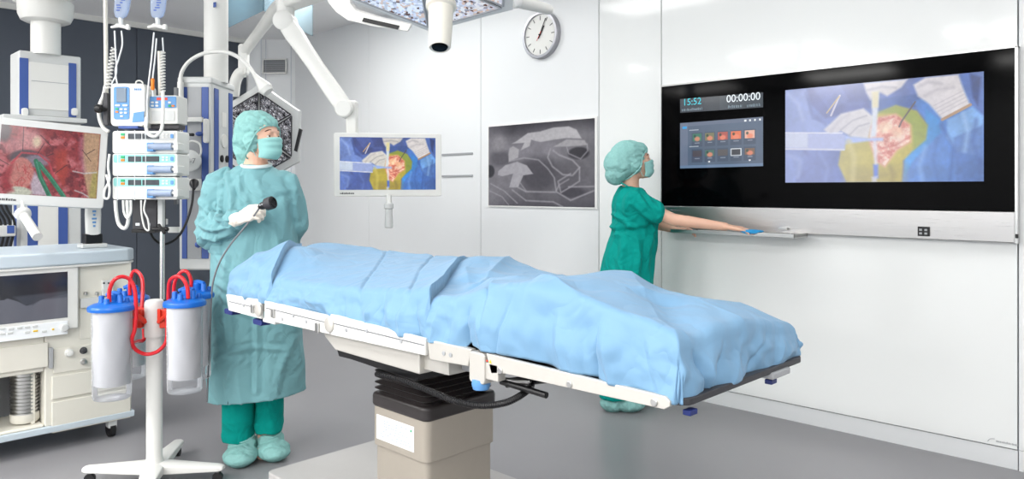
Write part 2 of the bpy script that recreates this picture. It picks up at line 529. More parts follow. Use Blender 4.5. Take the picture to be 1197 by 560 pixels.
def marks(name, origin, x, z, n_out, length, height, matk, parent, seed=1):
    """a row of tiny worn printed strokes, too small to read"""
    rnd = random.Random(seed); m = M(Frame(origin, x, -Vector(n_out), z)); t = 0
    while t < length:
        w = height * rnd.uniform(.25, .6); h = height * rnd.uniform(.7, 1)
        m.ext((t, -.0006, 0), (min(t + w, length), .0004, h)); t += w + height * rnd.uniform(.15, .4)
    return obj(name, m, matk, parent)
def text(name, body, size, loc, xdir, updir, matk, parent, label=None, depth=0.0005, align='LEFT'):
    cu = bpy.data.curves.new(name, 'FONT'); cu.body = body; cu.size = size; cu.extrude = depth; cu.align_x = align
    t = bpy.data.objects.new(name, cu); COL.objects.link(t)
    dg = bpy.context.evaluated_depsgraph_get(); dg.update()
    me = bpy.data.meshes.new_from_object(t.evaluated_get(dg))
    COL.objects.unlink(t); bpy.data.objects.remove(t)
    x = Vector(xdir).normalized(); y = Vector(updir).normalized(); z = x.cross(y)
    o0 = ORG[parent.name]
    for v in me.vertices: v.co = Vector(loc) + x * v.co.x + y * v.co.y + z * v.co.z - o0
    me.materials.clear(); me.materials.append(MT[matk] if isinstance(matk, str) else matk)
    o = bpy.data.objects.new(name, me); COL.objects.link(o); o.parent = parent; ORG[o.name] = o0
    if label: o['label'] = label
    return o

# ================================================================== ROOM
def slab(name, a, b, m_, bev=0): return struct(name, M().ext(a, b), m_, bev)
cu, cv = -7.38, 3.85                                # where the chamfered corner meets the two walls
slab('floor', (WX - .1, BY - .1, -.08), (FX + .1, WY + .3, 0), 'floor')
slab('ceiling', (WX - .1, BY - .1, CEIL), (FX + .1, WY + .3, CEIL + .08), 'ceiling')
slab('wall_back', (WX - .1, WY + .03, 0), (FX + .1, WY + .15, CEIL), 'seam')
slab('wall_left', (WX - .15, BY - .1, 0), (WX - .03, WY + .03, CEIL), 'seam_dark')
slab('wall_front', (WX - .15, BY - .15, 0), (FX + .1, BY, CEIL), 'wall')
slab('wall_right', (FX, BY - .1, 0), (FX + .15, WY + .1, CEIL), 'wall')

# enamelled glass cladding sheets of the display wall, with narrow dark joints
xs = [cu] + [PV(p, 222, WY).x for p in (431, 562, 700, 773, 1190)] + [0.6, FX]
for i in range(len(xs) - 1):
    x0, x1 = xs[i] + .003, xs[i + 1] - .003
    if i == 4:                                       # the tall sheet round the display stops above a plain plinth
        slab('trim_%d' % (i + 1), (x0, WY, .1), (x1, WY + .03, CEIL), 'wall_glass', .002)
        slab('baseboard_back', (x0, WY + .012, 0), (x1, WY + .03, .093), 'wall')
    elif i == 3:
        slab('trim_%d' % (i + 1), (x0, WY, .1), (x1, WY + .03, CEIL), 'wall_glass', .002)
        slab('baseboard_middle', (x0, WY + .012, 0), (x1, WY + .03, .093), 'wall')
    else:
        slab('trim_%d' % (i + 1), (x0, WY, 0.1), (x1, WY + .03, CEIL), 'wall', .002)
        slab('baseboard_%s' % ('far', 'side', 'near', 'x', 'x', 'right', 'end')[i], (x0, WY + .004, 0), (x1, WY + .03, .097), 'wall')
# dark glass wall
ys = [BY, -1.9, -0.3, 1.2, PU(160, 222, WX).y, cv]
for i in range(len(ys) - 1):
    slab('trim_%d' % (i + 11), (WX - .03, ys[i] + .003, 0.06), (WX, ys[i + 1] - .003, CEIL - .05), 'dark_glass', .002)
slab('trim_20', (WX - .03, BY, CEIL - .05), (WX + .02, cv, CEIL), 'white')
slab('baseboard_left', (WX - .03, BY, 0), (WX + .004, cv, .06), 'grey')
# chamfered corner with its joints
m = M().prism([(WX - .03, cv, 0), (cu, WY + .03, 0), (WX - .03, WY + .03, 0)], (0, 0, CEIL))
struct('wall_corner', m, 'wall')
cd = Vector((cu - WX, WY - cv, 0)).normalized(); cn = Vector((cd.y, -cd.x, 0))
cF = Frame((WX, cv, 0), cd, -cn, (0, 0, 1)); cL = math.hypot(cu - WX, WY - cv)
for k, q in enumerate((.30, .40, .92)):
    struct('trim_%d' % (21 + k), M(cF).box((q * cL, -.001, CEIL / 2), (.004, .004, CEIL)), 'seam')
# plenum vent in the corner
def on_corner(px, py):
    r = (px - CX) / FPX; dx, dy = r * CT - ST, r * ST + CT
    # intersect with line through (WX,cv) direction cd
    det = dx * (-cd.y) + dy * cd.x
    d = (WX * (-cd.y) + cv * cd.x) / det
    return W(px, py, d)
a = on_corner(307, 69); b = on_corner(335, 86)
qa = (a - Vector((WX, cv, 0))).dot(cd); qb = (b - Vector((WX, cv, 0))).dot(cd)
t = thing('return_vent', 'small rectangular return air vent with a metal frame set in the pale corner wall', 'vent', cF(((qa + qb) / 2, -.003, b.z)))
m = M(cF); z0, z1 = b.z, a.z
for (p, q) in (((qa, z0), (qb, z0 + .012)), ((qa, z1 - .012), (qb, z1)), ((qa, z0), (qa + .012, z1)), ((qb - .012, z0), (qb, z1))):
    m.ext((p[0], -.012, p[1]), (q[0], .0, q[1]))
obj('frame', m, 'steel', t, .001)
m = M(cF).ext((qa + .01, -.003, z0 + .01), (qb - .01, 0.0, z1 - .01))
obj('back_plate', m, 'mid_grey', t)
m = M(cF)
for k in range(7): m.ext((qa + .02, -.008, z0 + .02 + k * .017), (qb - .02, -.004, z0 + .024 + k * .017))
obj('grille', m, 'grey', t)

# two slim horizontal grey strips on the display wall beside the hanging monitor
for (py0, py1, k) in ((181, 180, 31), (206, 206, 32)):
    a = PV(517, py0, WY); b = PV(553, py0, WY)
    struct('trim_%d' % k, M().ext((a.x, WY - .008, a.z - .008), (b.x, WY + .002, a.z + .008)), 'grey', .002)

# ceiling luminaires added out of view to light the room (flush framed LED panels)
def area(name, loc, sx, sy, power, parent=None, color=(1, .985, .96)):
    l = bpy.data.lights.new(name, 'AREA'); l.shape = 'RECTANGLE'; l.size = sx; l.size_y = sy; l.energy = power; l.color = color
    o = bpy.data.objects.new(name, l); COL.objects.link(o)
    if parent is not None: o.parent = parent; o.location = Vector(loc) - ORG[parent.name]
    else: o.location = loc
    return o
for i, (x, y, p) in enumerate(ADDED_CEILING_LIGHTS):
    t = thing('added_ceiling_light', 'added flush white LED panel in the ceiling, out of view, lighting the room', 'ceiling light', (x, y, CEIL - .02), 'added LED panels in the ceiling out of view')
    m = M()
    for s_ in (-1, 1):
        m.box((x + s_ * .61, y, CEIL - .01), (.03, .65, .02)); m.box((x, y + s_ * .31, CEIL - .01), (1.25, .03, .02))
    obj('frame', m, 'white', t)
    obj('diffuser', M().box((x, y, CEIL - .006), (1.2, .6, .012)), 'diffuser' if 'diffuser' in MT else MT.setdefault('diffuser', mat('diffuser', (250, 250, 250), 0.5, emit=2.0)), t)
    area('added_lamp_light', (x, y, CEIL - .03), 1.15, .55, p, t)

# ================================================================== WALL DISPLAY
VD = WY - .045
tl, tr, br, bl = PV(773, 100, VD), PV(1190, 54, VD), PV(1190, 248, VD), PV(773, 240, VD)
X0, X1 = tl.x, tr.x
ZT, ZM, ZB = (tl.z + tr.z) / 2, (br.z + bl.z) / 2, PV(1190, 284, VD).z
wd = thing('wall_display', 'wide black glass wall display with two screens over a brushed steel strip', 'display', ((X0 + X1) / 2, WY, ZB))
obj('glass_panel', M().ext((X0 + .004, VD, ZM), (X1 - .012, WY - .001, ZT - .008)), 'black_gloss', wd, .002)
obj('steel_strip', M().ext((X0 + .004, VD - .001, ZB), (X1 - .012, WY - .001, ZM - .002)), 'brushed', wd, .003)
m = M().ext((X1 - .012, VD - .006, ZB - .004), (X1, WY - .001, ZT)).ext((X0, VD - .006, ZB - .004), (X0 + .004, WY - .001, ZT)).ext((X0, VD - .006, ZT - .008), (X1, WY - .001, ZT + .002))
obj('frame', m, 'steel', wd, .001)
e = .0015
def wp(px, py): return PV(px, py, VD - e)
# -- surgery picture
def surgery(w, h, hazy=0.0):
    P = Paint(w, h, (66, 92, 164)); P.soft = .014
    c = lambda *q: [((x - 77) / 706, (y - 70) / 390) for x, y in q]
    P.shade(P.fbm(8, 1), .5)
    P.poly(c((77, 70), (160, 75), (185, 200), (270, 230), (230, 300), (77, 262)), (104, 132, 200))
    P.poly(c((165, 72), (390, 72), (410, 170), (300, 190), (240, 200), (185, 140)), (50, 66, 132))
    P.poly(c((190, 72), (300, 72), (330, 130), (260, 170)), (70, 92, 168), .7)
    P.poly(c((400, 140), (580, 130), (600, 180), (500, 175), (430, 190)), (44, 74, 140))
    P.poly(c((560, 160), (783, 70), (783, 460), (520, 460), (540, 340), (610, 250)), (58, 112, 192))
    P.poly(c((600, 190), (645, 230), (650, 280), (560, 380), (530, 440), (530, 330), (600, 290)), (44, 128, 205))
    P.poly(c((700, 72), (783, 72), (783, 230), (740, 180)), (62, 96, 170))
    P.poly(c((740, 72), (775, 90), (765, 190), (750, 160)), (28, 50, 110))
    P.poly(c((670, 235), (750, 192), (783, 230), (770, 370), (705, 355), (668, 300)), (104, 158, 220))
    P.poly(c((690, 300), (780, 260), (783, 460), (700, 460)), (48, 88, 160), .7)
    P.poly(c((77, 320), (180, 330), (200, 380), (120, 460), (77, 460)), (84, 112, 186))
    P.line(c((130, 450), (200, 380), (160, 330)), .02, (44, 58, 120), .8, .02)
    P.poly(c((160, 330), (300, 330), (320, 460), (130, 460)), (60, 84, 158), .8, .05)
    P.shade(P.fbm(14, 2), .35)
    P.poly(c((300, 330), (340, 270), (420, 200), (500, 168), (570, 195), (605, 250), (600, 300), (565, 335), (525, 380), (520, 460), (322, 460), (290, 390)), (178, 160, 44))
    P.poly(c((430, 190), (500, 168), (570, 195), (606, 250), (600, 305), (560, 340), (555, 250), (510, 205)), (126, 142, 40), .9, .02)
    P.poly(c((330, 420), (520, 400), (520, 460), (322, 460)), (150, 128, 46), .7, .08)
    P.shade(P.fbm(10, 3), .22)
    P.poly(c((408, 240), (440, 208), (500, 200), (550, 245), (552, 310), (505, 340), (462, 402), (432, 385), (405, 300)), (232, 150, 122), 1, .02)
    n = P.fbm(40, 5); reg = Paint(w, h, (0, 0, 0)); reg.poly(c((410, 242), (440, 210), (500, 203), (548, 245), (548, 308), (500, 338), (462, 396), (434, 380), (408, 300)), (1, 1, 1)); r_ = reg.a[..., 0]
    P.mix(np.clip((n - .5) * 7, 0, 1) * r_, (250, 216, 186), .85); P.mix(np.clip((.44 - n) * 8, 0, 1) * r_, (196, 88, 66), .75)
    P.ell(*c((460, 250))[0], .035, .06, (250, 214, 160), .6, .8); P.ell(*c((505, 270))[0], .03, .05, (246, 200, 150), .6, .8)
    for q in (((415, 300), (450, 330), (500, 320), (548, 290)), ((420, 250), (440, 225), (490, 212)), ((440, 350), (480, 345), (505, 330))): P.line(c(*q), .010, (184, 66, 52), .6, .012)
    P.poly(c((235, 245), (300, 185), (385, 170), (420, 205), (402, 290), (350, 285), (300, 255), (260, 275)), (212, 208, 200))
    for q in (((300, 250), (345, 215), (395, 200)), ((330, 275), (365, 240), (405, 230))): P.line(c(*q), .008, (150, 148, 150), .8, .01)
    P.poly(c((385, 72), (540, 72), (520, 100), (470, 130), (440, 110), (410, 140), (395, 110)), (208, 202, 196))
    P.line(c((400, 100), (450, 92), (500, 100)), .01, (140, 138, 144), .7, .015)
    P.poly(c((560, 95), (600, 72), (705, 72), (722, 130), (742, 185), (655, 232), (610, 170), (575, 140)), (214, 208, 206))
    P.shade(P.fbm(18, 8), .12)
    P.line(c((655, 232), (742, 185)), .015, (166, 128, 92))
    for k in range(4): P.line(c((645 - k * 6, 215 - k * 12), (733 - k * 4, 168 - k * 12)), .006, (180, 172, 176), .6)
    P.poly(c((415, 108), (441, 108), (436, 200), (430, 285), (410, 285), (416, 200)), (214, 222, 226))
    P.poly(c((415, 108), (441, 108), (438, 170), (417, 170)), (228, 214, 150), .9)
    P.poly(c((418, 290), (432, 290), (436, 400), (424, 400)), (222, 214, 216), .9)
    P.poly(c((420, 392), (438, 392), (438, 445), (422, 445)), (66, 100, 200)); P.poly(c((414, 440), (436, 436), (432, 460), (416, 460)), (200, 205, 220), .8)
    P.poly(c((77, 250), (300, 262), (318, 272), (316, 328), (300, 332), (77, 318)), (150, 166, 214))
    P.poly(c((77, 250), (170, 256), (170, 318), (77, 312)), (200, 212, 226), .9)
    P.line(c((77, 250), (305, 263)), .008, (226, 230, 238)); P.line(c((77, 318), (312, 330)), .01, (206, 210, 222))
    P.poly(c((315, 274), (400, 288), (455, 290), (455, 300), (400, 300), (316, 308)), (150, 176, 232))
    P.line(c((566, 160), (520, 230), (512, 250)), .008, (70, 58, 52)); P.line(c((296, 112), (262, 190)), .01, (205, 200, 206)); P.line(c((294, 115), (246, 178)), .007, (214, 170, 70))
    for q, cc, w__ in ((((90, 90), (130, 130), (150, 200)), (150, 176, 226), .02), (((160, 90), (190, 180), (240, 225)), (44, 62, 130), .012), (((650, 250), (690, 330), (680, 450)), (30, 66, 140), .014),
                     (((600, 330), (580, 400), (590, 455)), (110, 160, 224), .02), (((640, 300), (625, 380), (640, 455)), (40, 84, 160), .014), (((720, 215), (735, 280), (725, 350)), (150, 190, 236), .016),
                     (((760, 240), (750, 320), (775, 400)), (40, 76, 150), .014), (((90, 345), (140, 370), (130, 440)), (120, 146, 206), .02), (((220, 345), (250, 400), (240, 455)), (90, 116, 190), .02),
                     (((330, 300), (350, 360), (345, 450)), (206, 190, 84), .03), (((480, 400), (490, 430), (488, 458)), (130, 112, 40), .02), (((575, 105), (610, 90), (650, 100)), (150, 146, 150), .01),
                     (((600, 140), (640, 120), (690, 118)), (160, 154, 158), .01), (((262, 255), (290, 215), (330, 190)), (164, 160, 160), .01), (((300, 130), (330, 150), (380, 150)), (70, 92, 160), .02)):
        P.line(c(*q), w__, cc, .6, .02)
    P.shade(P.fbm(60, 9, 3), .12)
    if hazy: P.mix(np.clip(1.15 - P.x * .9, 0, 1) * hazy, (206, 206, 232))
    return P
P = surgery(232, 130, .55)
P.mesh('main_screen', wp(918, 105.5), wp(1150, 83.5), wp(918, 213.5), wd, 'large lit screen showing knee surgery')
# -- status bar
m = Paint(96, 24, (38, 48, 58)); m.rect(.5, 0, 1, 1, (46, 58, 68))
sb = m.mesh('status_bar', wp(795, 116), wp(892, 108), wp(795, 132), wd)
MT['cyan_text'] = mat('cyan_text', (60, 160, 172), emit=.8); MT['white_text'] = mat('white_text', (190, 196, 200), emit=.75); MT['dim_text'] = mat('dim_text', (96, 108, 116), emit=.8)
XW, ZW = (1, 0, 0), (0, 0, 1)
def wtext(s_, px, py, hpx, mk_, par=wd, name='digits', lab=None):
    p = PV(px, py, VD - .003); q = PV(px, py - hpx, VD - .003)
    return text(name, s_, (q.z - p.z) / .7, p, XW, ZW, mk_, par, lab, .0003)
wtext('15:52', 798, 123.5, 7.8, 'cyan_text', lab='cyan clock digits')
wtext('00:00:00', 849, 119.8, 8.6, 'white_text', lab='white timer digits')
for k_, (pxa, pya, pxb, hh_) in enumerate(((797, 130.3, 821, 3.0), (851, 126.5, 868, 3.2), (873, 125.2, 889, 3.2))):
    pa_, pb_ = PV(pxa, pya, VD - .003), PV(pxb, pya, VD - .003)
    marks('small_print', pa_, Vector((1, 0, 0)), Vector((0, 0, 1)), Vector((0, -1, 0)), pb_.x - pa_.x, hh_ / FPX * 4.7, 'dim_text', wd, 5 + k_)
# -- control screen with thumbnails
P = Paint(160, 98, (84, 100, 122)); P.shade(P.fbm(3, 4), .2)
P.rect(0, 0, .1, 1, (106, 118, 140)); P.rect(0, .94, 1, 1, (104, 128, 158)); P.rect(.1, 0, 1, .08, (100, 112, 134)); P.rect(.03, .08, .09, .13, (50, 160, 225))
for r_, (y0, y1) in enumerate(((.26, .42), (.62, .76))):
    P.rect(.12, y0 - .1, .24, y0 - .075, (200, 208, 216), .7)
    for k in range(5):
        x0 = .16 + k * .158
        P.rect(x0 - .008, y0 - .03, x0 + .125, y1 + .12, (66, 78, 98), .7)
        cc = ([(60, 120, 100), (120, 120, 90), (176, 88, 80), (226, 120, 84), (232, 180, 160)] if r_ == 0 else [(80, 76, 84), (70, 110, 100), (90, 86, 88), (60, 62, 70), (120, 96, 80)])[k]
        P.rect(x0, y0, x0 + .115, y1, cc)
        if not (r_ == 1 and k in (0, 2, 3)):
            P.ell(x0 + .06, (y0 + y1) / 2 + .03, .035, .05, (236, 140, 110), .8, .5); P.ell(x0 + .03, y0 + .05, .015, .03, (30, 60, 50), .7, .5)
        P.rect(x0 + .03, y1 + .03, x0 + .09, y1 + .045, (170, 178, 190), .6)
        if r_ == 1 and k == 3:
            P.line([(x0, y0), (x0 + .115, y0), (x0 + .115, y1), (x0, y1), (x0, y0)], .012, (214, 220, 226))
for k in range(4): P.rect(.79 + k * .055, .03, .81 + k * .055, .07, (235, 240, 244))
P.ell(.37, .87, .012, .018, (240, 240, 240)); P.ell(.85, .87, .012, .018, (240, 240, 240))
P.mesh('control_screen', wp(795, 144), wp(892, 136.5), wp(795, 197), wd, 'slate blue screen with rows of small pictures')
# sockets, wordmark on the strip
def stripbox(px, py, w_, h_, mt, name, dep=.008, bev=.002, par=wd):
    p = PV(px, py, VD - .002)
    return obj(name, M().box((p.x, VD - .001 - dep / 2, p.z), (w_, dep, h_)), mt, par, bev)
so = stripbox(1080, 270.5, .055, .048, 'black', 'socket')
p = PV(1080, 270.5, VD)
m = M()
for dx, dz in ((-.012, .008), (.012, .008), (-.012, -.010), (.012, -.010)): m.box((p.x + dx, VD - .0115, p.z + dz), (.012, .004, .010))
obj('port', m, 'grey', so)
so = stripbox(917, 267, .05, .012, 'steel', 'drain_fitting', .03)
so = stripbox(1189, 276, .012, .02, 'black', 'latch', .012)
marks('wordmark', PV(784, 246.5, VD - .0016), Vector((1, 0, 0)), Vector((0, 0, 1)), Vector((0, -1, 0)), .07, .010, 'mid_grey', wd, 3)
# small grey printed mark low on the tall glass sheet
gm_ = PV(1156, 515, WY - .001)
mk_o = thing('printed_mark', 'faint grey printed mark low on the tall glass wall sheet near the floor', 'mark', gm_)
marks('strokes', gm_ + Vector((.03, 0, 0)), Vector((1, 0, 0)), Vector((0, 0, 1)), Vector((0, -1, 0)), .09, .010, 'grey', mk_o, 9)
obj('swoosh', M().tube([gm_ + Vector((-.005, -.001, -.004)), gm_ + Vector((.006, -.001, .010)), gm_ + Vector((.024, -.001, .014))], .0014, 6), 'grey', mk_o)
# fold-down tray under the strip
ZTr = ZB + .004
a = PV(793, 268, WY); 
xa, xb = PV(785, 272, 4.0).x, PV(930, 276, 4.0).x
tray = thing('fold_down_tray', 'thin brushed metal tray folded out below the wall display', 'tray', ((xa + xb) / 2, 4.08, ZTr - .02))
obj('plate', M().ext((xa, 3.99, ZTr - .014), (xb, VD - .004, ZTr - .006)), 'steel_bright', tray, .003)
m = M().ext((xa, 3.984, ZTr - .018), (xb, 3.992, ZTr + .004)).ext((xa, 3.984, ZTr - .018), (xa + .006, VD - .004, ZTr + .004)).ext((xb - .006, 3.984, ZTr - .018), (xb, VD - .004, ZTr + .004))
obj('rim', m, 'steel', tray, .002)
for q_ in (xa + .03, xb - .09): obj('hinge', M().cyl((q_, VD - .012, ZTr - .01), (q_ + .06, VD - .012, ZTr - .01), .007), 'dark_grey', tray)

# ================================================================== CLOCK
pc = PV(632.5, 41, WY - .02); R = .178
ck = thing('wall_clock', 'round white wall clock with a grey rim above the x-ray screen', 'clock', (pc.x, WY, pc.z))
m = M().lathe([(R, 0), (R, .035), (R - .006, .042), (R - .024, .042), (R - .026, .032), (R - .026, .02)], (pc.x, WY - .001, pc.z), (0, -1, 0), 64)
obj('rim', m, 'clock_rim', ck)
obj('dial', M().lathe([(.001, .0), (R - .024, 0), (R - .024, .028), (.001, .028)], (pc.x, WY - .001, pc.z), (0, -1, 0), 64), 'white', ck)
m = M()
for k in range(12):
    g = math.radians(30 * k); F = Frame((pc.x, WY - .031, pc.z), (math.cos(g), 0, -math.sin(g)), (0, 1, 0), (math.sin(g), 0, math.cos(g)))
    obj('hour_mark', M(F).box((0, 0, R - .052), (.005, .002, .03)), 'dark_grey', ck)
for nm, ang, L, w_, yy, mt_ in (('hour_hand', 33, .075, .011, .034, 'black'), ('minute_hand', 27, .13, .007, .037, 'black'), ('second_hand', 212, .05, .004, .040, 'red_clip')):
    g = math.radians(ang); F = Frame((pc.x, WY - yy, pc.z), (math.cos(g), 0, -math.sin(g)), (0, 1, 0), (math.sin(g), 0, math.cos(g)))
    obj(nm, M(F).box((0, 0, L / 2 - .015), (w_, .0015, L + .03)), mt_, ck)
obj('hub', M().cyl((pc.x, WY - .03, pc.z), (pc.x, WY - .045, pc.z), .006), 'black', ck)

# ================================================================== X-RAY SCREEN
a, b, c_ = PV(571, 148, WY - .012), PV(695, 138.5, WY - .012), PV(571, 240, WY - .012)
zt, zb = (a.z + b.z) / 2, (c_.z + PV(695, 242.5, WY - .012).z) / 2
xr = thing('xray_screen', 'flat wall screen showing a grey x-ray image, beside the pale wall joint', 'screen', ((a.x + b.x) / 2, WY, zb))
obj('panel', M().ext((a.x - .012, WY - .009, zb - .012), (b.x + .02, WY - .001, zt + .012)), 'white_gloss', xr, .002)
P = Paint(200, 150, (112, 110, 116))
c = lambda *q: [((x - 27) / 582, (y - 60) / 455) for x, y in q]
P.shade(P.fbm(4, 11), .6)
P.mix(np.clip(.16 - P.y + .02 * P.x, 0, .16) / .16, (52, 50, 56), .8); P.mix(np.clip((P.y - .82) / .2, 0, 1), (64, 62, 68), .7)
P.mix(np.clip(.25 - P.x, 0, .25) * 4, (142, 140, 146), .5)
P.ell(*c((100, 245))[0], .11, .1, (86, 84, 90), .8, .6); P.ell(*c((90, 160))[0], .07, .1, (150, 148, 152), .6, .8)
P.ell(*c((35, 318))[0], .05, .08, (52, 52, 56), .9, .3)
P.ell(*c((320, 340))[0], .19, .2, (72, 70, 76), .8, .6); P.ell(*c((530, 235))[0], .09, .07, (40, 38, 44), .9, .3)
P.ell(*c((490, 350))[0], .12, .2, (88, 86, 92), .7, .6); P.ell(*c((500, 440))[0], .12, .06, (60, 58, 64), .8, .6)
P.poly(c((170, 165), (200, 150), (260, 112), (330, 108), (400, 92), (480, 92), (520, 112), (545, 160), (470, 152), (400, 158), (330, 165), (280, 150), (270, 185), (220, 205), (240, 165)), (178, 176, 180), 1, .012)
P.poly(c((155, 190), (175, 180), (210, 200), (205, 245), (150, 268), (148, 220)), (166, 164, 168), 1, .014)
P.poly(c((85, 320), (130, 285), (200, 268), (255, 290), (290, 338), (235, 345), (205, 412), (152, 412), (175, 335), (110, 348), (85, 340)), (164, 162, 168), 1, .01)
P.poly(c((400, 195), (470, 160), (560, 170), (575, 195), (480, 198)), (158, 156, 160), 1, .012)
for q, wd_ in ((((160, 262), (240, 248), (320, 262), (370, 310), (405, 360), (415, 430)), .012), (((385, 205), (370, 250), (395, 300), (450, 345), (500, 350), (535, 310), (500, 270), (430, 240), (400, 215)), .014),
          (((535, 310), (535, 380), (490, 410), (440, 440), (425, 380), (490, 340)), .012), (((205, 412), (250, 435), (420, 438), (490, 480), (605, 430)), .014), (((215, 385), (250, 430)), .01),
          (((170, 425), (250, 485), (400, 490), (450, 515)), .012), (((470, 200), (480, 235), (540, 265), (575, 225), (572, 190)), .01), (((40, 390), (120, 430), (200, 500)), .01), (((30, 430), (110, 465), (150, 512)), .008),
          (((415, 430), (430, 400), (480, 370)), .01), (((480, 410), (605, 408)), .012)):
    P.line(c(*q), wd_, (156, 154, 160), .8, .012)
P.shade(P.fbm(50, 12, 3), .12)
P.mesh('screen', Vector((a.x, WY - .0105, zt)), Vector((b.x, WY - .0105, zt)), Vector((a.x, WY - .0105, zb)), xr)

# ================================================================== OPERATING TABLE
TV0, TV1 = 1.38, 2.02                                # near and far side of the table top
TZ = 0.885
def side(pts, v=TV0): return [PV(x, y, v) for x, y in pts]
cA, cB = -2.18, -1.879                               # column along the table
cN, cFar = 1.54, 1.855                               # column across
ot = thing('operating_table', 'grey metal operating table with a black bellows column and white side rails', 'operating table', ((cA + cB) / 2, (cN + cFar) / 2, 0))
# floor base
pb0 = PZ(320, 549, .18)
bx0, bx1, by0, by1 = -2.86, -1.55, 1.50, 2.16
m = M()
def plate(m, x0, x1, y0, y1, z0, z1, r=.03, seg=5):
    pts = []
    for qx, qy, a0 in ((x1 - r, y1 - r, 0), (x0 + r, y1 - r, 90), (x0 + r, y0 + r, 180), (x1 - r, y0 + r, 270)):
        for k in range(seg + 1):
            g = math.radians(a0 + 90 * k / seg); pts.append((qx + r * math.cos(g), qy + r * math.sin(g), z0))
    return m.prism(pts, (0, 0, z1 - z0))
plate(m, bx0, bx1, by0, by1, .045, .18)
obj('base', m, 'base_grey', ot, .006)
for (qx, qy) in ((bx0 + .1, by0 + .08), (bx0 + .1, by1 - .08), (bx1 - .1, by0 + .08), (bx1 - .1, by1 - .08)):
    w_ = obj('caster', M().cyl((qx, qy - .02, .04), (qx, qy + .02, .04), .04), 'rubber', ot)
# column: lower and upper telescopic covers
zcol = PV(499, 542, cN).z
obj('lower_column', plate(M(), cA + .008, cB - .008, cN + .008, cFar - .008, .18, zcol, .022), 'column_metal', ot, .002)
zc1 = PV(499, 494, cN).z
obj('upper_column', plate(M(), cA, cB, cN, cFar, zcol - .004, zc1, .026), 'column_metal', ot, .002)
# label on the near face
l0, l1, l2, l3 = PV(440.5, 484, cN), PV(484, 498, cN), PV(484, 529, cN), PV(440.5, 512, cN)
lp = obj('type_label', M().ext((l0.x, cN - .0015, l3.z), (l1.x, cN + .001, l0.z)), 'paper', ot)
m = M(); W_ = l1.x - l0.x; H_ = l0.z - l3.z
random.seed(3)
for r_ in range(7):
    xx = l0.x + .12 * W_
    while xx < l1.x - .1 * W_:
        w_ = random.uniform(.006, .02); 
        if random.random() < .7: m.ext((xx, cN - .002, l0.z - H_ * (.16 + .11 * r_)), (min(xx + w_, l1.x - .01), cN - .0014, l0.z - H_ * (.19 + .11 * r_)))
        xx += w_ + .006
obj('print', m, 'ink', lp)
obj('green_mark', M().ext((l1.x - .018, cN - .002, l0.z - .02), (l1.x - .010, cN - .0014, l0.z - .012)), 'green_led', lp)
# bellows: black collar and pleats
m = plate(M(), cA - .006, cB + .006, cN - .006, cFar + .006, zc1 - .004, zc1 + .045, .03)
obj('collar', m, 'bellows', ot, .012)
ztop = PV(499, 447, cN).z + .05
m = M(); npl = 7; rings = []
zz = np.linspace(zc1 + .04, ztop, npl * 2 + 1)
for i, z in enumerate(zz):
    s_ = -.002 if i % 2 == 0 else -.022
    x0, x1, y0, y1, r = cA - s_ - .004 + (.004 if i % 2 else 0), cB + s_, cN - s_ - .004, cFar + s_, .03
    ring = []
    for qx, qy, a0 in ((x1 - r, y1 - r, 0), (x0 + r, y1 - r, 90), (x0 + r, y0 + r, 180), (x1 - r, y0 + r, 270)):
        for k in range(5):
            g = math.radians(a0 + 90 * k / 4); ring.append((qx + r * math.cos(g), qy + r * math.sin(g), z))
    rings.append(ring)
m.loft(rings)
obj('bellows', m, 'bellows', ot, .0015, ang=60)
# black head plate and white carriage (traced sizes, real depth)
hz0, hz1 = PV(489, 447, TV0 + .06).z, PV(489, 437, TV0 + .05).z
xl = PV(392, 416, TV0 + .06).x; xr_ = PV(489, 440, TV0 + .06).x
obj('head_plate', M().prism([(xl, TV0 + .06, .79), (xl + .02, TV0 + .06, .755), (cA + .02, TV0 + .06, hz0 + .012), (xr_ - .01, TV0 + .06, hz0), (xr_, TV0 + .06, .79)], (0, TV1 - TV0 - .12, 0)), 'black', ot, .004)
cz0 = PV(489, 438, TV0 + .03).z
xl2 = PV(378.5, 398, TV0 + .03).x; xr2 = PV(490, 420, TV0 + .03).x
obj('carriage', M().prism([(xl2, TV0 + .03, TZ - .03), (xl2, TV0 + .03, cz0 + .045), (xl2 + .07, TV0 + .03, cz0 + .006), (xr2, TV0 + .03, cz0), (xr2, TV0 + .03, TZ - .03)], (0, TV1 - TV0 - .06, 0)), 'alu', ot, .006)
xr3 = PV(545, 420, TV0 + .05).x
obj('carriage_bracket', M().ext((xr2 - .005, TV0 + .05, cz0 + .012), (xr2 + .11, TV1 - .05, TZ - .03)), 'alu', ot, .004)
obj('stop_block', M().ext((xr2 + .11, TV0 + .1, cz0 + .02), (xr2 + .15, TV0 + .2, cz0 + .05)), 'grey', ot, .003)

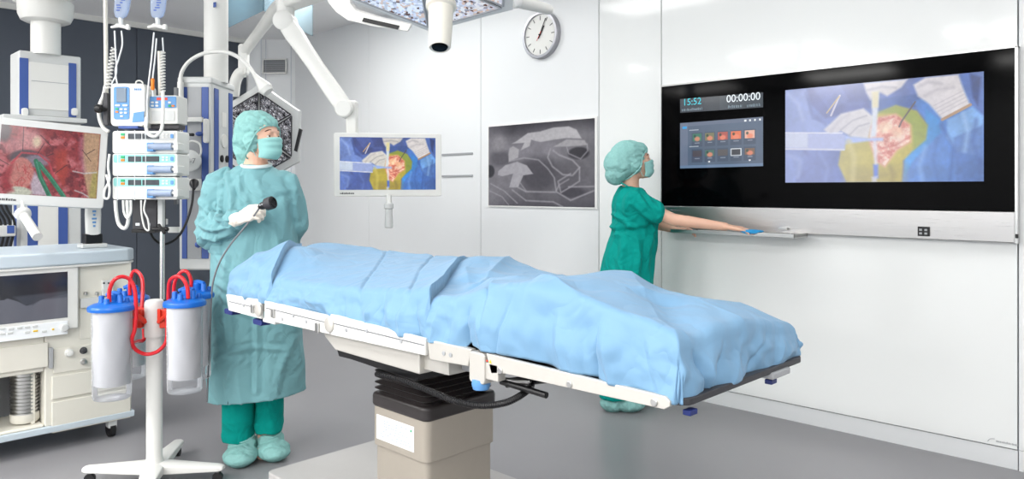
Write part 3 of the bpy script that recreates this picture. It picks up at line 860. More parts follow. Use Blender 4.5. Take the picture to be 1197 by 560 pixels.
# side rails, both sides: tall rail of the back plate, rail of the seat plate, bar of the leg plate
railtopL = [(264, 343.5), (308, 351.5), (378.6, 368.6)]
def rail(name, top, bot, v, th=.014, mt_='white', lab=None, bev=.003):
    t0, t1 = PV(*top[0], TV0), PV(*top[1], TV0); b0, b1 = PV(*bot[0], TV0), PV(*bot[1], TV0)
    pts = [(t0.x, v, t0.z), (t1.x, v, t1.z), (b1.x, v, b1.z), (b0.x, v, b0.z)]
    return obj(name, M().prism(pts, (0, th, 0)), mt_, ot, bev, label=lab)
rails = []
for v in (TV0, TV1 - .014):
    r1 = rail('side_rail', ((264, 344), (305, 351)), ((267, 363), (305, 373)), v)
    r2 = rail('side_rail', ((309, 351.5), (385, 369.5)), ((309, 374), (385, 391)), v)
    r3 = rail('side_rail', ((386, 367), (497, 396)), ((386, 391.5), (497, 416)), v)
    r4 = rail('side_rail', ((497, 397), (549, 409)), ((500, 421), (545, 429)), v + .006, .02, 'alu')
    if v == TV0:
        rails = [r1, r2, r3, r4]
        for (g0, g1, k_) in (((268, 352), (303, 360), 0), ((311, 359.5), (384, 377), 1), ((388, 377), (496, 403), 2)):
            a_, b_ = PV(*g0, TV0), PV(*g1, TV0)
            obj('groove', M().prism([(a_.x, TV0 - .0012, a_.z), (b_.x, TV0 - .0012, b_.z), (b_.x, TV0 - .0012, b_.z - .0035), (a_.x, TV0 - .0012, a_.z - .0035)], (0, .0015, 0)), 'mid_grey', rails[k_])
# rounded rail joints, screws and clamps on the near rail
def disc(name, px, py, r, mt_, par, v=TV0, dep=.006, n=20):
    p = PV(px, py, v); return obj(name, M().lathe([(r, 0), (r, dep * .7), (r * .8, dep)], (p.x, v, p.z), (0, -1, 0), n), mt_, par)
for px, py in ((303, 362), (386, 379)): disc('rail_joint', px, py, .026, 'alu', ot, TV0 + .002, .010, 28)
for (px, py, k) in ((285, 357, 0), (343, 369, 1), (330, 373, 1), (358, 376, 1), (405, 386, 2), (429, 387, 2), (469, 399, 2), (519, 413, 3), (527, 415, 3)):
    disc('screw', px, py, .0065, 'grey', rails[k], TV0 + (.006 if k == 3 else 0), .003, 12)
for (px, py, k) in ((296, 361, 0), (320, 366, 1), (372, 383, 1)):
    p = PV(px, py, TV0); obj('rail_stop', M().box((p.x, TV0 - .004, p.z), (.022, .008, .034)), 'steel', rails[k], .003)
for (px, py, k) in ((275, 347, 0), (314, 357, 1)):
    p = PV(px, py, TV0); obj('sticker', M().box((p.x, TV0 - .0006, p.z), (.016, .0012, .012)), 'paper', rails[k])
# blue release knobs under the head section
for px, py in ((272, 364), (306, 376)):
    p = PV(px, py, TV0 + .03); obj('release_knob', M().rrect((p.x, p.y, p.z), .07, .022, .04, .008), 'navy', ot, .003)
p = PV(318, 375, TV0 + .01); obj('rail_clamp', M().box((p.x, p.y, p.z), (.09, .03, .016)), 'pale_grey', ot, .004)
# table top plates (under the mattress)
UE, US = PV(264, 345, TV0).x, PV(549, 409, TV0).x
obj('back_plate', M().ext((UE + .01, TV0 + .03, TZ - .025), (PV(386, 367, TV0).x, TV1 - .03, TZ - .008)), 'dark_grey', ot, .003)
obj('seat_plate', M().ext((PV(386, 367, TV0).x + .01, TV0 + .03, TZ - .03), (US, TV1 - .03, TZ - .008)), 'dark_grey', ot, .003)
# leg section: hinge block, blue release, gas strut, leg bar, leg board
hp0, hp1 = PV(550, 410, TV0), PV(568, 412, TV0)
zt_, zb_ = PV(552, 410, TV0).z, PV(552, 446, TV0).z
for v in (TV0 - .006, TV1 - .03):
    obj('hinge_block', M().rrect(((hp0.x + hp1.x) / 2, v + .018, (zt_ + zb_) / 2), hp1.x - hp0.x, zt_ - zb_, .036, .01), 'alu', ot, .004)
lb = obj('hinge_lug', M().ext((hp1.x - .01, TV0, PV(570, 444, TV0).z), (PV(582, 444, TV0).x, TV0 + .03, PV(570, 424, TV0).z)), 'alu', ot, .003)
p = PV(558.5, 452, TV0); obj('blue_release', M().lathe([(.0, -.004), (.024, 0), (.026, .012), (.022, .026), (.0, .032)], (p.x, TV0 + .012, p.z + .018), (0, 0, -1), 20), 'blue_light', ot, label='rounded light blue release knob')
zbar = lambda px, py: PV(px, py, TV0)
for v in (TV0, TV1 - .012):
    a0, a1, a2, a3 = zbar(568, 413), zbar(783, 466), zbar(779, 480), zbar(574, 437)
    r_ = (a1 - a2).length / 2
    pts = [(a0.x, v, a0.z), (a1.x - .012, v, a1.z + .002), (a1.x, v, a1.z - .006), (a2.x + .008, v, a2.z + .010), (a2.x - .006, v, a2.z + .001), (a3.x + .05, v, PV(590, 437, TV0).z), (a3.x, v, a3.z)]
    br = obj('leg_bar', M().prism(pts, (0, .012, 0)), 'alu', ot, .002)
    if v == TV0:
        for px, py in ((585, 433.5), (666, 449.5), (765, 470.5)): disc('screw', px, py, .0085, 'steel', br, TV0, .004, 18)
        p = PV(572, 422, TV0); obj('warning_mark', M().prism([(p.x, TV0 - .0008, p.z - .004), (p.x + .009, TV0 - .0008, p.z - .006), (p.x + .004, TV0 - .0008, p.z + .004)], (0, .0008, 0)), 'yellow', br)
        obj('red_mark', M().box((p.x - .008, TV0 - .0004, p.z - .001), (.006, .0008, .004)), 'red_clip', br)
LX1 = -.855
legz = PV(800, 462, TV0 + .04).z
obj('leg_board', plate(M(), US + .03, LX1 + .012, TV0 + .018, TV1 - .02, .868, .884, .03), 'dark_grey', ot, .003)
pf = PU(906, 424, LX1 + .01)
obj('accessory_socket', M().ext((LX1 - .03, pf.y - .03, .855), (LX1 + .02, pf.y + .07, .872)), 'grey', ot, .004)
m = M()
pk = PU(901, 431, LX1); obj('release_catch', M().box((pk.x, pk.y, .845), (.02, .03, .012)), 'navy', ot, .002)
pk = PU(801, 463, LX1); obj('release_catch', M().box((pk.x, pk.y + .02, .850), (.02, .03, .012)), 'navy', ot, .002)
# gas strut and handle under the leg section
a, b = PV(583, 445, TV0 + .05), PV(672, 449, TV0 + .05)
gs = obj('gas_strut', M().cyl((a.x, TV0 + .08, a.z - .012), (b.x, TV0 + .16, b.z + .012), .013), 'black', ot)
obj('strut_rod', M().cyl((a.x - .03, TV0 + .05, a.z), (a.x + .09, TV0 + .08, a.z + .008), .006), 'steel', gs)
a = PV(583, 447, TV0 + .02); obj('handle_grip', M().cyl((a.x, TV0 + .03, a.z), (a.x + .16, TV0 + .03, a.z - .006), .008), 'black', ot)
# ribbed black hose sweeping under the carriage
pts = [PV(440, 437, TV0 + .05), PV(470, 444, TV0 + .03), PV(500, 456, TV0 - .01), PV(530, 468, TV0 - .02), PV(560, 474, TV0 - .02), PV(590, 471, TV0), PV(612, 460, TV0 + .04), PV(622, 450, TV0 + .09)]
hs = obj('hose', M().tube(pts, .0075, 12), 'rubber', ot)
m = M(); P_ = []
for i in range(len(pts) - 1):
    for k in range(12):
        t = k / 12; p0 = pts[max(i - 1, 0)]; p1 = pts[i]; p2 = pts[i + 1]; p3 = pts[min(i + 2, len(pts) - 1)]
        P_.append(0.5 * ((2 * p1) + (p2 - p0) * t + (2 * p0 - 5 * p1 + 4 * p2 - p3) * t * t + (3 * p1 - p0 - 3 * p2 + p3) * t ** 3))
for i in range(1, len(P_) - 1): 
    d = (P_[i + 1] - P_[i - 1]).normalized(); m.cyl(P_[i] - d * .0022, P_[i] + d * .0018, .0092, n=10)
hr = obj('hose_rib', m, 'black', hs); hr['kind'] = 'stuff'
obj('pad', plate(M(), UE + .04, LX1 - .05, TV0 + .06, TV1 - .06, .886, .925, .03), 'dark_grey', ot, .01, label='dark pad hidden under the drape')

# ================================================================== BLUE DRAPE
DV0, DV1 = 1.405, 1.995
def curve(pts, v):
    q = sorted([(PV(x, y, v).x, PV(x, y, v).z) for x, y in pts]); return np.array([a[0] for a in q]), np.array([a[1] for a in q])
nt_u, nt_z = curve([(264, 318), (290, 322), (322, 329), (377, 334), (432, 340), (487, 343), (530, 339), (560, 337), (590, 336), (620, 339), (660, 353), (700, 364), (746, 376), (790, 386)], DV0)
ft_u, ft_z = curve([(396, 288), (415, 288), (460, 293), (520, 298), (560, 301), (600, 306), (635, 316), (680, 326), (720, 334), (765, 342), (820, 347), (870, 354), (920, 377)], DV1)
hm_u, hm_z = curve([(264, 343), (300, 351), (345, 361.5), (380, 367), (410, 378), (440, 386), (480, 393), (520, 402), (545, 407), (551, 398), (556, 404), (575, 410), (620, 420), (660, 431), (700, 441), (740, 454), (770, 460), (786, 470)], DV0)
DU0, DU1 = -2.985, -.865
nu, nv_ = 760, 210
DH = 0.13
au = np.concatenate([np.linspace(DU0 - DH, DU0, 26)[:-1], np.linspace(DU0, DU1, nu), np.linspace(DU1, DU1 + DH, 26)[1:]])
bv = np.concatenate([np.linspace(DV0 - DH, DV0, 26)[:-1], np.linspace(DV0, DV1, nv_), np.linspace(DV1, DV1 + DH, 22)[1:]])
A, B = np.meshgrid(au, bv, indexing='ij')
UC, VC = np.clip(A, DU0, DU1), np.clip(B, DV0, DV1)
eu = np.abs(A - UC) / DH; ev = np.abs(B - VC) / DH
E = np.maximum(eu, ev)
w = (VC - DV0) / (DV1 - DV0)
ztn, ztf = np.interp(UC, nt_u, nt_z), np.interp(UC, ft_u, ft_z)
def sm(x): x = np.clip(x, 0, 1); return x * x * (3 - 2 * x)
ZT = ztn * (1 - w) + ztf * w + .012 * np.sin(np.pi * w)
def top(px, py, z=1.05):
    p = PZ(px, py, z); return p.x, p.y
def pdist(line, closed=False):
    """distance and signed side (positive to the left of travel) from a px polyline laid on the drape"""
    L = [top(*q) for q in line]
    D = np.full(UC.shape, 9.0); S = np.zeros(UC.shape); T = np.zeros(UC.shape)
    tot = sum(math.dist(L[i], L[i + 1]) for i in range(len(L) - 1)); run = 0
    for i in range(len(L) - 1):
        (x0, y0), (x1, y1) = L[i], L[i + 1]
        ax, ay = x1 - x0, y1 - y0; q = ax * ax + ay * ay; ln = math.sqrt(q)
        t = np.clip(((UC - x0) * ax + (VC - y0) * ay) / q, 0, 1)
        dx, dy = UC - x0 - t * ax, VC - y0 - t * ay; d = np.hypot(dx, dy)
        c = ax * dy - ay * dx; better = d < D
        D = np.where(better, d, D); S = np.where(better, np.sign(c), S); T = np.where(better, (run + t * ln) / tot, T)
        run += ln
    return D, S, T
def taper(T, a=.12, b=.12): return sm(T / a) * sm((1 - T) / b)
def ridge(line, h, wd, **k):
    global ZT
    D, S, T = pdist(line); ZT = ZT + h * np.exp(-(D / wd)) * taper(T, **k)
def soft(line, h, wd, **k):
    global ZT
    D, S, T = pdist(line); ZT = ZT + h * np.exp(-(D / wd) ** 2) * taper(T, **k)
def step(line, h, wd_hi, wd_lo, side_=1, **k):
    """an overlapping lap of cloth: high on one side with a sharp drop to a trough on the other"""
    global ZT
    D, S, T = pdist(line); S = S * side_
    hi = np.exp(-D / wd_hi) * h; lo = -np.exp(-D / wd_lo) * h * .9
    ZT = ZT + np.where(S > 0, hi, lo) * taper(T, **k)
def bump_(px, py, h, ru, rv, z=1.05, rot=0):
    global ZT
    cx_, cy_ = top(px, py, z); c_, s_ = math.cos(rot), math.sin(rot)
    dx, dy = UC - cx_, VC - cy_
    q = ((dx * c_ + dy * s_) / ru) ** 2 + ((-dx * s_ + dy * c_) / rv) ** 2
    ZT = ZT + h * np.exp(-q)
# head end: the raised pillow fold and its overlapping lap
bump_(335, 293, .072, .20, .16, 1.08); bump_(372, 287, .036, .12, .14, 1.08)
step([(306, 352), (305, 330), (318, 308), (350, 297), (384, 286), (400, 283)], .022, .05, .020, 1, a=.05, b=.5)
ridge([(318, 308), (325, 324), (345, 318)], .012, .03); soft([(310, 325), (330, 335)], -.012, .04)
ridge([(317, 327), (345, 331), (385, 327), (420, 322)], .010, .02)
ridge([(320, 281), (300, 300), (272, 318)], .018, .05); soft([(345, 284), (320, 296), (300, 318)], -.006, .03)
ridge([(400, 285), (450, 300), (460, 294)], .006, .02)
# long shallow fold lines of the unfolded sheet
soft([(377, 336), (383, 334), (415, 328), (440, 310), (455, 295)], -.006, .007); soft([(465, 342), (480, 330), (492, 315), (512, 298)], -.006, .007)
ridge([(430, 342), (455, 338), (480, 342)], .008, .02); soft([(470, 350), (474, 362)], -.010, .02)
# middle: second lap, long diagonal
step([(470, 388), (477, 367), (487, 347), (505, 332), (530, 318), (548, 310), (562, 303)], .024, .045, .020, 1, a=.05, b=.5)
bump_(555, 314, .03, .10, .12)
ridge([(543, 318), (550, 328), (560, 330)], .014, .03); ridge([(560, 330), (580, 318), (600, 309)], .016, .03)
ridge([(545, 313), (575, 303), (600, 306), (630, 314)], .010, .03)
soft([(500, 352), (530, 342), (552, 322)], -.022, .07)
bump_(528, 356, .014, .08, .06); ridge([(512, 358), (535, 372), (560, 350)], .012, .03)
soft([(572, 345), (556, 368), (548, 395)], -.020, .020)
step([(546, 402), (552, 378), (562, 350), (582, 335)], .014, .03, .012, -1)
# the sharp lip in front of the far hollow
step([(560, 330), (585, 335), (605, 336.5), (630, 334), (652, 324), (680, 318)], .022, .06, .016, -1, a=.1, b=.15)
bump_(655, 322, -.014, .10, .10)
# knee-like hump and its long ridge running to the near right corner
bump_(700, 345, .030, .16, .14); bump_(722, 334, .040, .09, .12)
ridge([(615, 341), (650, 350), (700, 364), (746, 376), (812, 396)], .026, .05, a=.15, b=.05)
ridge([(630, 338), (680, 326), (722, 316)], .010, .03)
ridge([(700, 364), (706, 380), (700, 400)], .006, .02); soft([(690, 392), (705, 380), (725, 374)], -.012, .02)
ridge([(722, 318), (745, 340), (775, 366), (800, 376)], .016, .06)
soft([(768, 346), (785, 362), (815, 370), (850, 378)], -.030, .07)
ridge([(785, 368), (830, 374), (870, 380), (900, 378)], .010, .03)
ridge([(770, 341), (835, 350), (880, 358), (925, 380)], .012, .03)
ridge([(813, 396), (845, 388), (880, 400), (920, 384)], .010, .03)
soft([(870, 378), (900, 388), (915, 398)], -.014, .025)
# crumples
def fb(u, v, f, seed):
    out = np.empty(u.shape)
    fu, fv = u * f, v * f
    flat = out.ravel()
    for i, (a_, b_) in enumerate(zip(fu.ravel(), fv.ravel())): flat[i] = noise.noise((a_, b_, seed))
    return out
N1 = fb(A, B, 7, 1.3); N2 = fb(A * 1.0, B * 1.0, 16, 5.1); N3 = fb(A, B, 3.2, 9.7)
ZT += (1 - np.abs(N1) * 2.2) * .004 - .002 + N2 * .0015 + N3 * .006
zh = np.interp(UC, hm_u, hm_z); zh = np.where(VC > (DV0 + DV1) / 2, np.maximum(.885, zh * 0 + .895), zh)
mid = sm((VC - DV0) / .08)
zend = .880 + .004 * np.sin(VC * 23)
zh = np.where((eu > ev), np.where(UC > -1.5, zend * mid + zh * (1 - mid), .895), zh)
# rounded top edges
rr = .028
de = np.minimum(np.minimum(UC - DU0, DU1 - UC), np.minimum(VC - DV0, DV1 - VC))
de = np.clip(de, 0, rr)
ZT = ZT - (rr - np.sqrt(np.maximum(rr * rr - (rr - de) ** 2, 0)))
Z = ZT * (1 - E) + zh * E
# hanging sides swing out and ripple
flare = .010 * np.sin(np.pi * np.clip(E, 0, 1) * .9) + .006 * E
rip = fb(A * 1.0, B * 1.0, 11, 3.3) * .020 + fb(A, B, 27, 4.4) * .006
off = np.where(E > 0, flare + rip * np.clip(E * 3, 0, 1), 0)
ou = np.sign(A - UC) * (eu >= ev * .999) ; ov = np.sign(B - VC) * (ev >= eu * .999)
corner = (eu > 0) & (ev > 0)
ang_ = np.arctan2(ev, eu)
ou = np.where(corner, np.sign(A - UC) * np.cos(ang_), ou * (eu > 0)); ov = np.where(corner, np.sign(B - VC) * np.sin(ang_), ov * (ev > 0))
near_ = (B < DV0) & (eu <= 0)
for px0, sl, am_, wd_ in ((404, .02, -.010, .012), (438, -.03, .010, .018), (452, -.02, -.009, .010), (474, .01, .014, .02), (488, .02, -.010, .012), (515, -.02, .012, .022), (549, 0, -.016, .014), (562, .03, .010, .02), (600, -.05, -.008, .010), (652, .03, .010, .03), (703, -.01, -.012, .010), (712, .02, .010, .02), (752, .04, -.006, .012), (330, .02, .010, .02), (306, -.01, -.012, .012), (296, -.02, .009, .02)):
    u0_ = PV(px0, 380, DV0).x; dd_ = np.abs(UC - u0_ - sl * E)
    off = off + np.where(near_, am_ * np.exp(-dd_ / wd_) * np.clip(E * 2.5, 0, 1), 0)
foot_ = (A > DU1) & (ev <= 0)
for v0_, sl, am_, wd_ in ((1.46, .05, -.016, .012), (1.50, .02, .014, .02), (1.60, -.08, -.010, .012), (1.70, -.10, .010, .03), (1.82, -.12, -.010, .012), (1.90, -.06, .008, .02)):
    dd_ = np.abs(VC - v0_ - sl * E); off = off + np.where(foot_, am_ * np.exp(-dd_ / wd_) * np.clip(E * 2.5, 0, 1), 0)
off = np.where(corner, off + E * .010 * np.abs(np.sin(ang_ * 4 + .4)) - E * .012, off)
# the near right corner hangs as a loose flap below the rail
flap = sm((UC - (-1.02)) / .15) * (B < DV0) * np.clip(E, 0, 1)
X = UC + ou * off; Y = VC + ov * off
vs = np.stack([X, Y, Z], -1).reshape(-1, 3)
nA, nB = A.shape
idx = np.arange(nA * nB).reshape(nA, nB)
fs = np.stack([idx[:-1, :-1], idx[1:, :-1], idx[1:, 1:], idx[:-1, 1:]], -1).reshape(-1, 4)
m = M(); m.v = [Vector(p) for p in vs.tolist()]; m.f = fs.tolist(); m.mi = [0] * len(m.f)
dr = obj('surgical_drape', m, 'drape', None, 0, ang=180)
so_ = dr.modifiers.new('thickness', 'SOLIDIFY'); so_.thickness = .0015; so_.offset = 1
tag(dr, 'light blue surgical drape spread with folds over the operating table', 'drape')

# ================================================================== ANAESTHESIA MACHINE
AU = -4.33
def ap(px, py, u=AU): return PU(px, py, u)
y1 = ap(154, 400).y; y0 = y1 - 1.05; AB = -4.95
zdeck = ap(154, 290).z
am = thing('anaesthesia_machine', 'wide cream anaesthesia machine with a dark screen on its front panel', 'anaesthesia machine', ((AU + AB) / 2, (y0 + y1) / 2, 0))
def abox(name, px0, py0, px1, py1, d0, d1, mt_, par=am, bev=.003, lab=None):
    """front-panel piece: pixel corners give across and height, d0 d1 how far it stands in or out of the front"""
    a, b = ap(px0, py0), ap(px1, py0); c = ap((px0 + px1) / 2, py0).z; d = ap((px0 + px1) / 2, py1).z
    return obj(name, M().ext((AU + d0, a.y, d), (AU + d1, b.y, c)), mt_, par, bev, label=lab)
yw0, yw1 = ap(56, 450).y, ap(114, 450).y
zb = ap(153, 484).z
# body as a shell with an open niche for the absorber
zn0, zn1 = ap(30, 500).z, ap(30, 438).z
yn0, yn1 = ap(-60, 470).y, ap(52, 470).y
zs0, zs1 = .60, .99
m = M()
m.ext((AB, y0, zb + .02), (AU - .3, y1, .94))                              # rear mass
m.ext((AU - .3, yn1, zb + .02), (AU, y1, .94)).ext((AU - .3, y0, zn1), (AU, yn1, .94)).ext((AU - .3, y0, zb + .02), (AU, yn1, zn0))
m.ext((AU - .3, y0, zn0), (AU, yn0, zn1))
obj('body', m, 'cream', am, .012)
obj('bottom_trim', M().ext((AB, y0, zb - .012), (AU + .012, y1 + .012, zb + .022)), 'deck_blue', am, .006)
# worktop: rounded slab with a raised back corner
m = M(); pts = [(AB, y0 - .01), (AU + .02, y0 - .01), (AU + .05, y0 + .3), (AU + .045, y1 - .2), (AU + .02, y1 - .02), (AU - .03, y1 + .02), (AB + .1, y1 + .02), (AB, y1 - .05)]
m.prism([(x, y, .945) for x, y in pts], (0, 0, zdeck - .945))
obj('worktop', m, 'deck_blue', am, .012, seg=3)
m = M().prism([(x - .004, y, .933) for x, y in pts], (0, 0, .012)); obj('worktop_lip', m, 'white', am, .004)
# screen unit
zS0, zS1 = ap(92, 392).z, ap(92, 309).z
bz = abox('screen_bezel', -70, 312, 90, 392, 0, .03, 'white', bev=.008)
sp0, sp1, sp2 = ap(-55, 322, AU + .031), ap(79, 317.5, AU + .031), ap(79, 371, AU + .031)
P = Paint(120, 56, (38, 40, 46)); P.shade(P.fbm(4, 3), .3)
P.poly([(0, .47), (.42, .50), (.45, .47), (.54, .55), (.62, .66), (.68, .63), (.75, .56), (1, .48), (1, 1), (0, 1)], (100, 102, 112), 1, .008)  # pale reflection in the glass, painted into the display colours
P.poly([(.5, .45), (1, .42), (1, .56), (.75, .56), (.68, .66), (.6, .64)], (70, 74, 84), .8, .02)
pic = P.mesh('display', Vector((AU + .0315, sp0.y, sp1.z)), Vector((AU + .0315, sp1.y, sp1.z)), Vector((AU + .0315, sp0.y, sp2.z)), bz, 'dark glossy display with a grey reflection painted on it')
obj('keypad', M().ext((AU + .03, sp0.y, ap(40, 395, AU + .03).z), (AU + .033, sp1.y, ap(40, 379, AU + .03).z)), 'paper', bz, .001)
m = M()
for px, py in [(3, 387), (13, 387), (23, 386), (32, 385), (41, 384), (3, 393), (12, 392), (32, 391), (52, 390)]:
    p = ap(px, py - 2.5, AU + .034); obj('key', M().box((AU + .0345, p.y, p.z), (.004, .022, .010)), 'pale_grey', bz, .001)
for px, py in ((41.5, 387), (62, 385)):
    p = ap(px, py, AU + .034); obj('key', M().box((AU + .0345, p.y, p.z), (.004, .020 if px < 50 else .01, .008)), 'yellow', bz, .001, label='lit yellow key')
p = ap(75, 383, AU + .034); obj('rotary_knob', M().lathe([(.020, 0), (.019, .014), (.015, .017)], (AU + .033, p.y, p.z), (1, 0, 0), 24), 'pale_grey', bz)
# right hand panel with rail
abox('side_panel', 93, 309, 153, 393, 0, .004, 'cream')
r_ = abox('equipment_rail', 93, 346, 153, 357, 0, .022, 'pale_grey')
for px in (100, 113): 
    p = ap(px, 345, AU + .01); obj('rail_screw', M().lathe([(.010, 0), (.010, .012), (.006, .016)], (AU + .012, p.y, p.z + .002), (0, 0, 1), 14), 'steel', r_)
bp_ = abox('socket_box', 118, 327, 131, 345, 0, .03, 'pale_grey', bev=.004)
for px in (121.5, 127):
    p = ap(px, 331, AU + .03); obj('socket_hole', M().cyl((AU + .028, p.y, p.z), (AU + .032, p.y, p.z), .005), 'dark_grey', bp_)
# drawers and lower doors
hn = abox('flap', -60, 407, 56, 437, 0, .014, 'cream', bev=.006)
abox('flap_hinge', 56.5, 406, 61, 430, 0, .02, 'grey', bev=.002)
abox('drawer', 60, 433, 152, 459, 0, .010, 'cream', bev=.004)
abox('lower_door', 60, 462, 152, 497, 0, .010, 'cream', bev=.004)
abox('flow_panel', 62, 402, 152, 430, 0, .006, 'cream', bev=.002)
for px, py, r, mt_ in ((80, 412, .017, 'white'), (97, 409.5, .014, 'dark_grey'), (97, 422.5, .012, 'steel'), (111, 416, .018, 'pale_grey')):
    p = ap(px, py); k = obj('valve_knob', M().lathe([(r + .004, 0), (r + .004, .006), (r, .008), (r * .9, .026), (0, .028)], (AU + .004, p.y, p.z), (1, 0, 0), 22), mt_, am)
# absorber canister in the niche
pa = ap(29, 470, AU - .10); ra = (ap(47, 470, AU - .10).y - ap(12, 470, AU - .10).y) / 2
za0 = ap(29, 497, AU - .02).z
prof = [(ra * .9, 0), (ra, .01), (ra, .045)]; m = M().lathe(prof, (AU - .10, pa.y, za0), (0, 0, 1), 32)
cn_ = obj('absorber_canister', m, 'cream', am)
prof = []; z = 0
while z < zn1 - za0 - .05:
    prof += [(ra * .98, z), (ra * .98, z + .006), (ra * .88, z + .009), (ra * .88, z + .015)]; z += .018
obj('ribs', M().lathe(prof, (AU - .10, pa.y, za0 + .045), (0, 0, 1), 32), 'steel', cn_)
obj('niche_pillar', M().ext((AU - .1, yn1 - .05, zn0), (AU - .04, yn1 - .03, zn1)), 'cream', am, .004)
obj('niche_back', M().ext((AU - .31, yn0, zn0), (AU - .29, yn1, zn1)), 'mid_grey', am)
for q in ((AU - .05, y1 - .09), (AU - .05, y0 + .1), (AB + .08, y1 - .09), (AB + .08, y0 + .1)):
    c_ = obj('caster', M().cyl((q[0], q[1] - .014, .045), (q[0], q[1] + .014, .045), .045), 'rubber', am)
    obj('caster_fork', M().ext((q[0] - .02, q[1] - .022, .05), (q[0] + .04, q[1] + .022, zb - .01)), 'pale_grey', c_, .008)

# hand-held unit standing in its cradle on the worktop
pd = PU(108, 286, AU - .18)
hh = thing('handset', 'upright white handset with faint blue printing standing on the cream machine', 'handset', (pd.x, pd.y, zdeck))
Fh = Frame((pd.x, pd.y, zdeck), Vector((-ST * 0 + .0, 1, 0)), Vector((-1, 0, 0)), (0, 0, 1))
obj('cradle', M(Fh).box((0, 0, .012), (.13, .09, .024)), 'pale_grey', hh, .008)
obj('dock', M(Fh).box((0, 0, .05), (.09, .06, .055)), 'black', hh, .008)
m = M(Fh); rings = []
for z, w_, t in ((.055, .028, .018), (.08, .036, .02), (.18, .039, .021), (.28, .036, .02), (.335, .030, .016), (.35, .02, .01)):
    rings.append([(w_ * math.copysign(abs(math.cos(a)) ** .5, math.cos(a)), t * math.copysign(abs(math.sin(a)) ** .5, math.sin(a)) - .01, z) for a in [2 * math.pi * k / 20 for k in range(20)]])
h_ = obj('shell', m.loft(rings), 'white', hh)
m = M(Fh)
for k in range(9): m.box((0, -.0315, .12 + k * .02), (.012 + .006 * (k % 3), .001, .010))
obj('printing', m, 'blue_light', h_)

# ================================================================== CEILING SUPPLY COLUMN, LEFT
bx = -5.70
def bp2(px, py, u=bx): return PU(px, py, u)
by0_, by1_ = bp2(22, 100).y, bp2(95, 100).y
bc = (by0_ + by1_) / 2
sc1 = thing('supply_column', 'white ceiling supply column with blue stripes behind the cream machine', 'supply column', (bx - .11, bc, .62))
ztp, zmd = bp2(55, 62).z, bp2(55, 137).z
obj('head_box', M().ext((bx - .23, by0_, zmd), (bx, by1_, ztp)), 'pale_grey', sc1, .012, seg=3)
hb = obj('front_panel', M().ext((bx, bp2(33, 100).y, zmd + .05), (bx + .006, bp2(80, 100).y, ztp - .07)), 'white', sc1, .002)
obj('panel_joint', M().box((bx + .007, bc, (zmd + ztp) / 2 + .02), (.002, (by1_ - by0_) * .62, .004)), 'grey', hb)
for p0, p1 in ((22.5, 33), (80, 89)): obj('blue_stripe', M().ext((bx, bp2(p0, 100).y, zmd + .01), (bx + .008, bp2(p1, 100).y, ztp - .05)), 'blue', sc1, .002)
for px in (28, 86):
    p = bp2(px, 131); obj('shelf_clip', M().rrect((0, 0, 0), .035, .05, .03, .014, Frame((bx + .02, p.y, p.z), (0, 1, 0), (-1, 0, 0), (0, 0, 1))), 'white', sc1, .003)
obj('monitor_shelf', M().ext((bx - .1, by0_ - .1, zmd - .03), (bx + .06, by1_ + .02, zmd)), 'pale_grey', sc1, .006)
obj('lower_box', M().ext((bx - .23, by0_ + .01, .62), (bx, by1_, zmd - .03)), 'pale_grey', sc1, .01)
lp_ = obj('front_panel', M().ext((bx, bp2(44, 250).y, .64), (bx + .006, bp2(68, 250).y, zmd - .1)), 'white', sc1, .002)
for p0, p1 in ((32, 44), (68, 79)): obj('blue_stripe', M().ext((bx, bp2(p0, 250).y, .63), (bx + .008, bp2(p1, 250).y, zmd - .08)), 'blue', sc1, .002)
obj('blue_stripe', M().ext((bx - .16, by0_ + .006, .63), (bx - .10, by0_ + .012, zmd - .08)), 'blue', sc1, .002)
obj('blue_stripe', M().ext((bx - .1, by1_ - .001, .63), (bx - .03, by1_ + .006, zmd - .08)), 'blue', sc1)
# side tray with dark cables on the left
p = PU(8, 270, bx + .05); obj('side_tray', M().box((bx - .02, by0_ - .09, p.z), (.18, .12, .07)), 'pale_grey', sc1, .008)
obj('side_tray_mark', M().box((bx + .072, by0_ - .06, p.z + .01), (.004, .04, .05)), 'blue', sc1, .002)
for k in range(4):
    yy = by0_ - .05 - .025 * k
    obj('cable', M().tube([(bx, yy, zmd - .2), (bx + .02, yy - .03, p.z + .2), (bx + .03, yy + .02, p.z + .05), (bx + .02, yy, p.z - .1)], .008, 8), 'black', sc1)
# tube, collar and ceiling arm
dt = W(53.5, 40, 5.02)
obj('tube', M().cyl((dt.x, dt.y, ztp - .01), (dt.x, dt.y, 2.56), .088, n=40), 'white', sc1)
zc = PU(50, 20, dt.x).z
z1_, z2_ = W(50, 27, 5.02).z, W(50, 3, 5.02).z
obj('swivel_collar', M().lathe([(.12, 0), (.145, .012), (.162, .05), (.166, z2_ - z1_)], (dt.x, dt.y, z1_), (0, 0, 1), 48), 'white', sc1)
m = M()
far = Vector((dt.x, dt.y, 0)); dr_ = Vector((W(100, 8, 4.55).x, W(100, 8, 4.55).y, 0)) - far
dn = dr_.normalized(); pn = Vector((-dn.y, dn.x, 0))
Fa = Frame((dt.x, dt.y, z2_), dn, pn, (0, 0, 1))
obj('ceiling_arm', M(Fa).ext((-.2, -.15, 0), (dr_.length, .13, .17)), 'white', sc1, .03, seg=4)
obj('arm_slot', M(Fa).ext((dr_.length - .14, -.152, .10), (dr_.length - .04, -.148, .125)), 'navy', sc1)
obj('ceiling_mount', M(Fa).cyl((dr_.length - .12, 0, .15), (dr_.length - .12, 0, CEIL - z2_), .10, n=40), 'white', sc1)

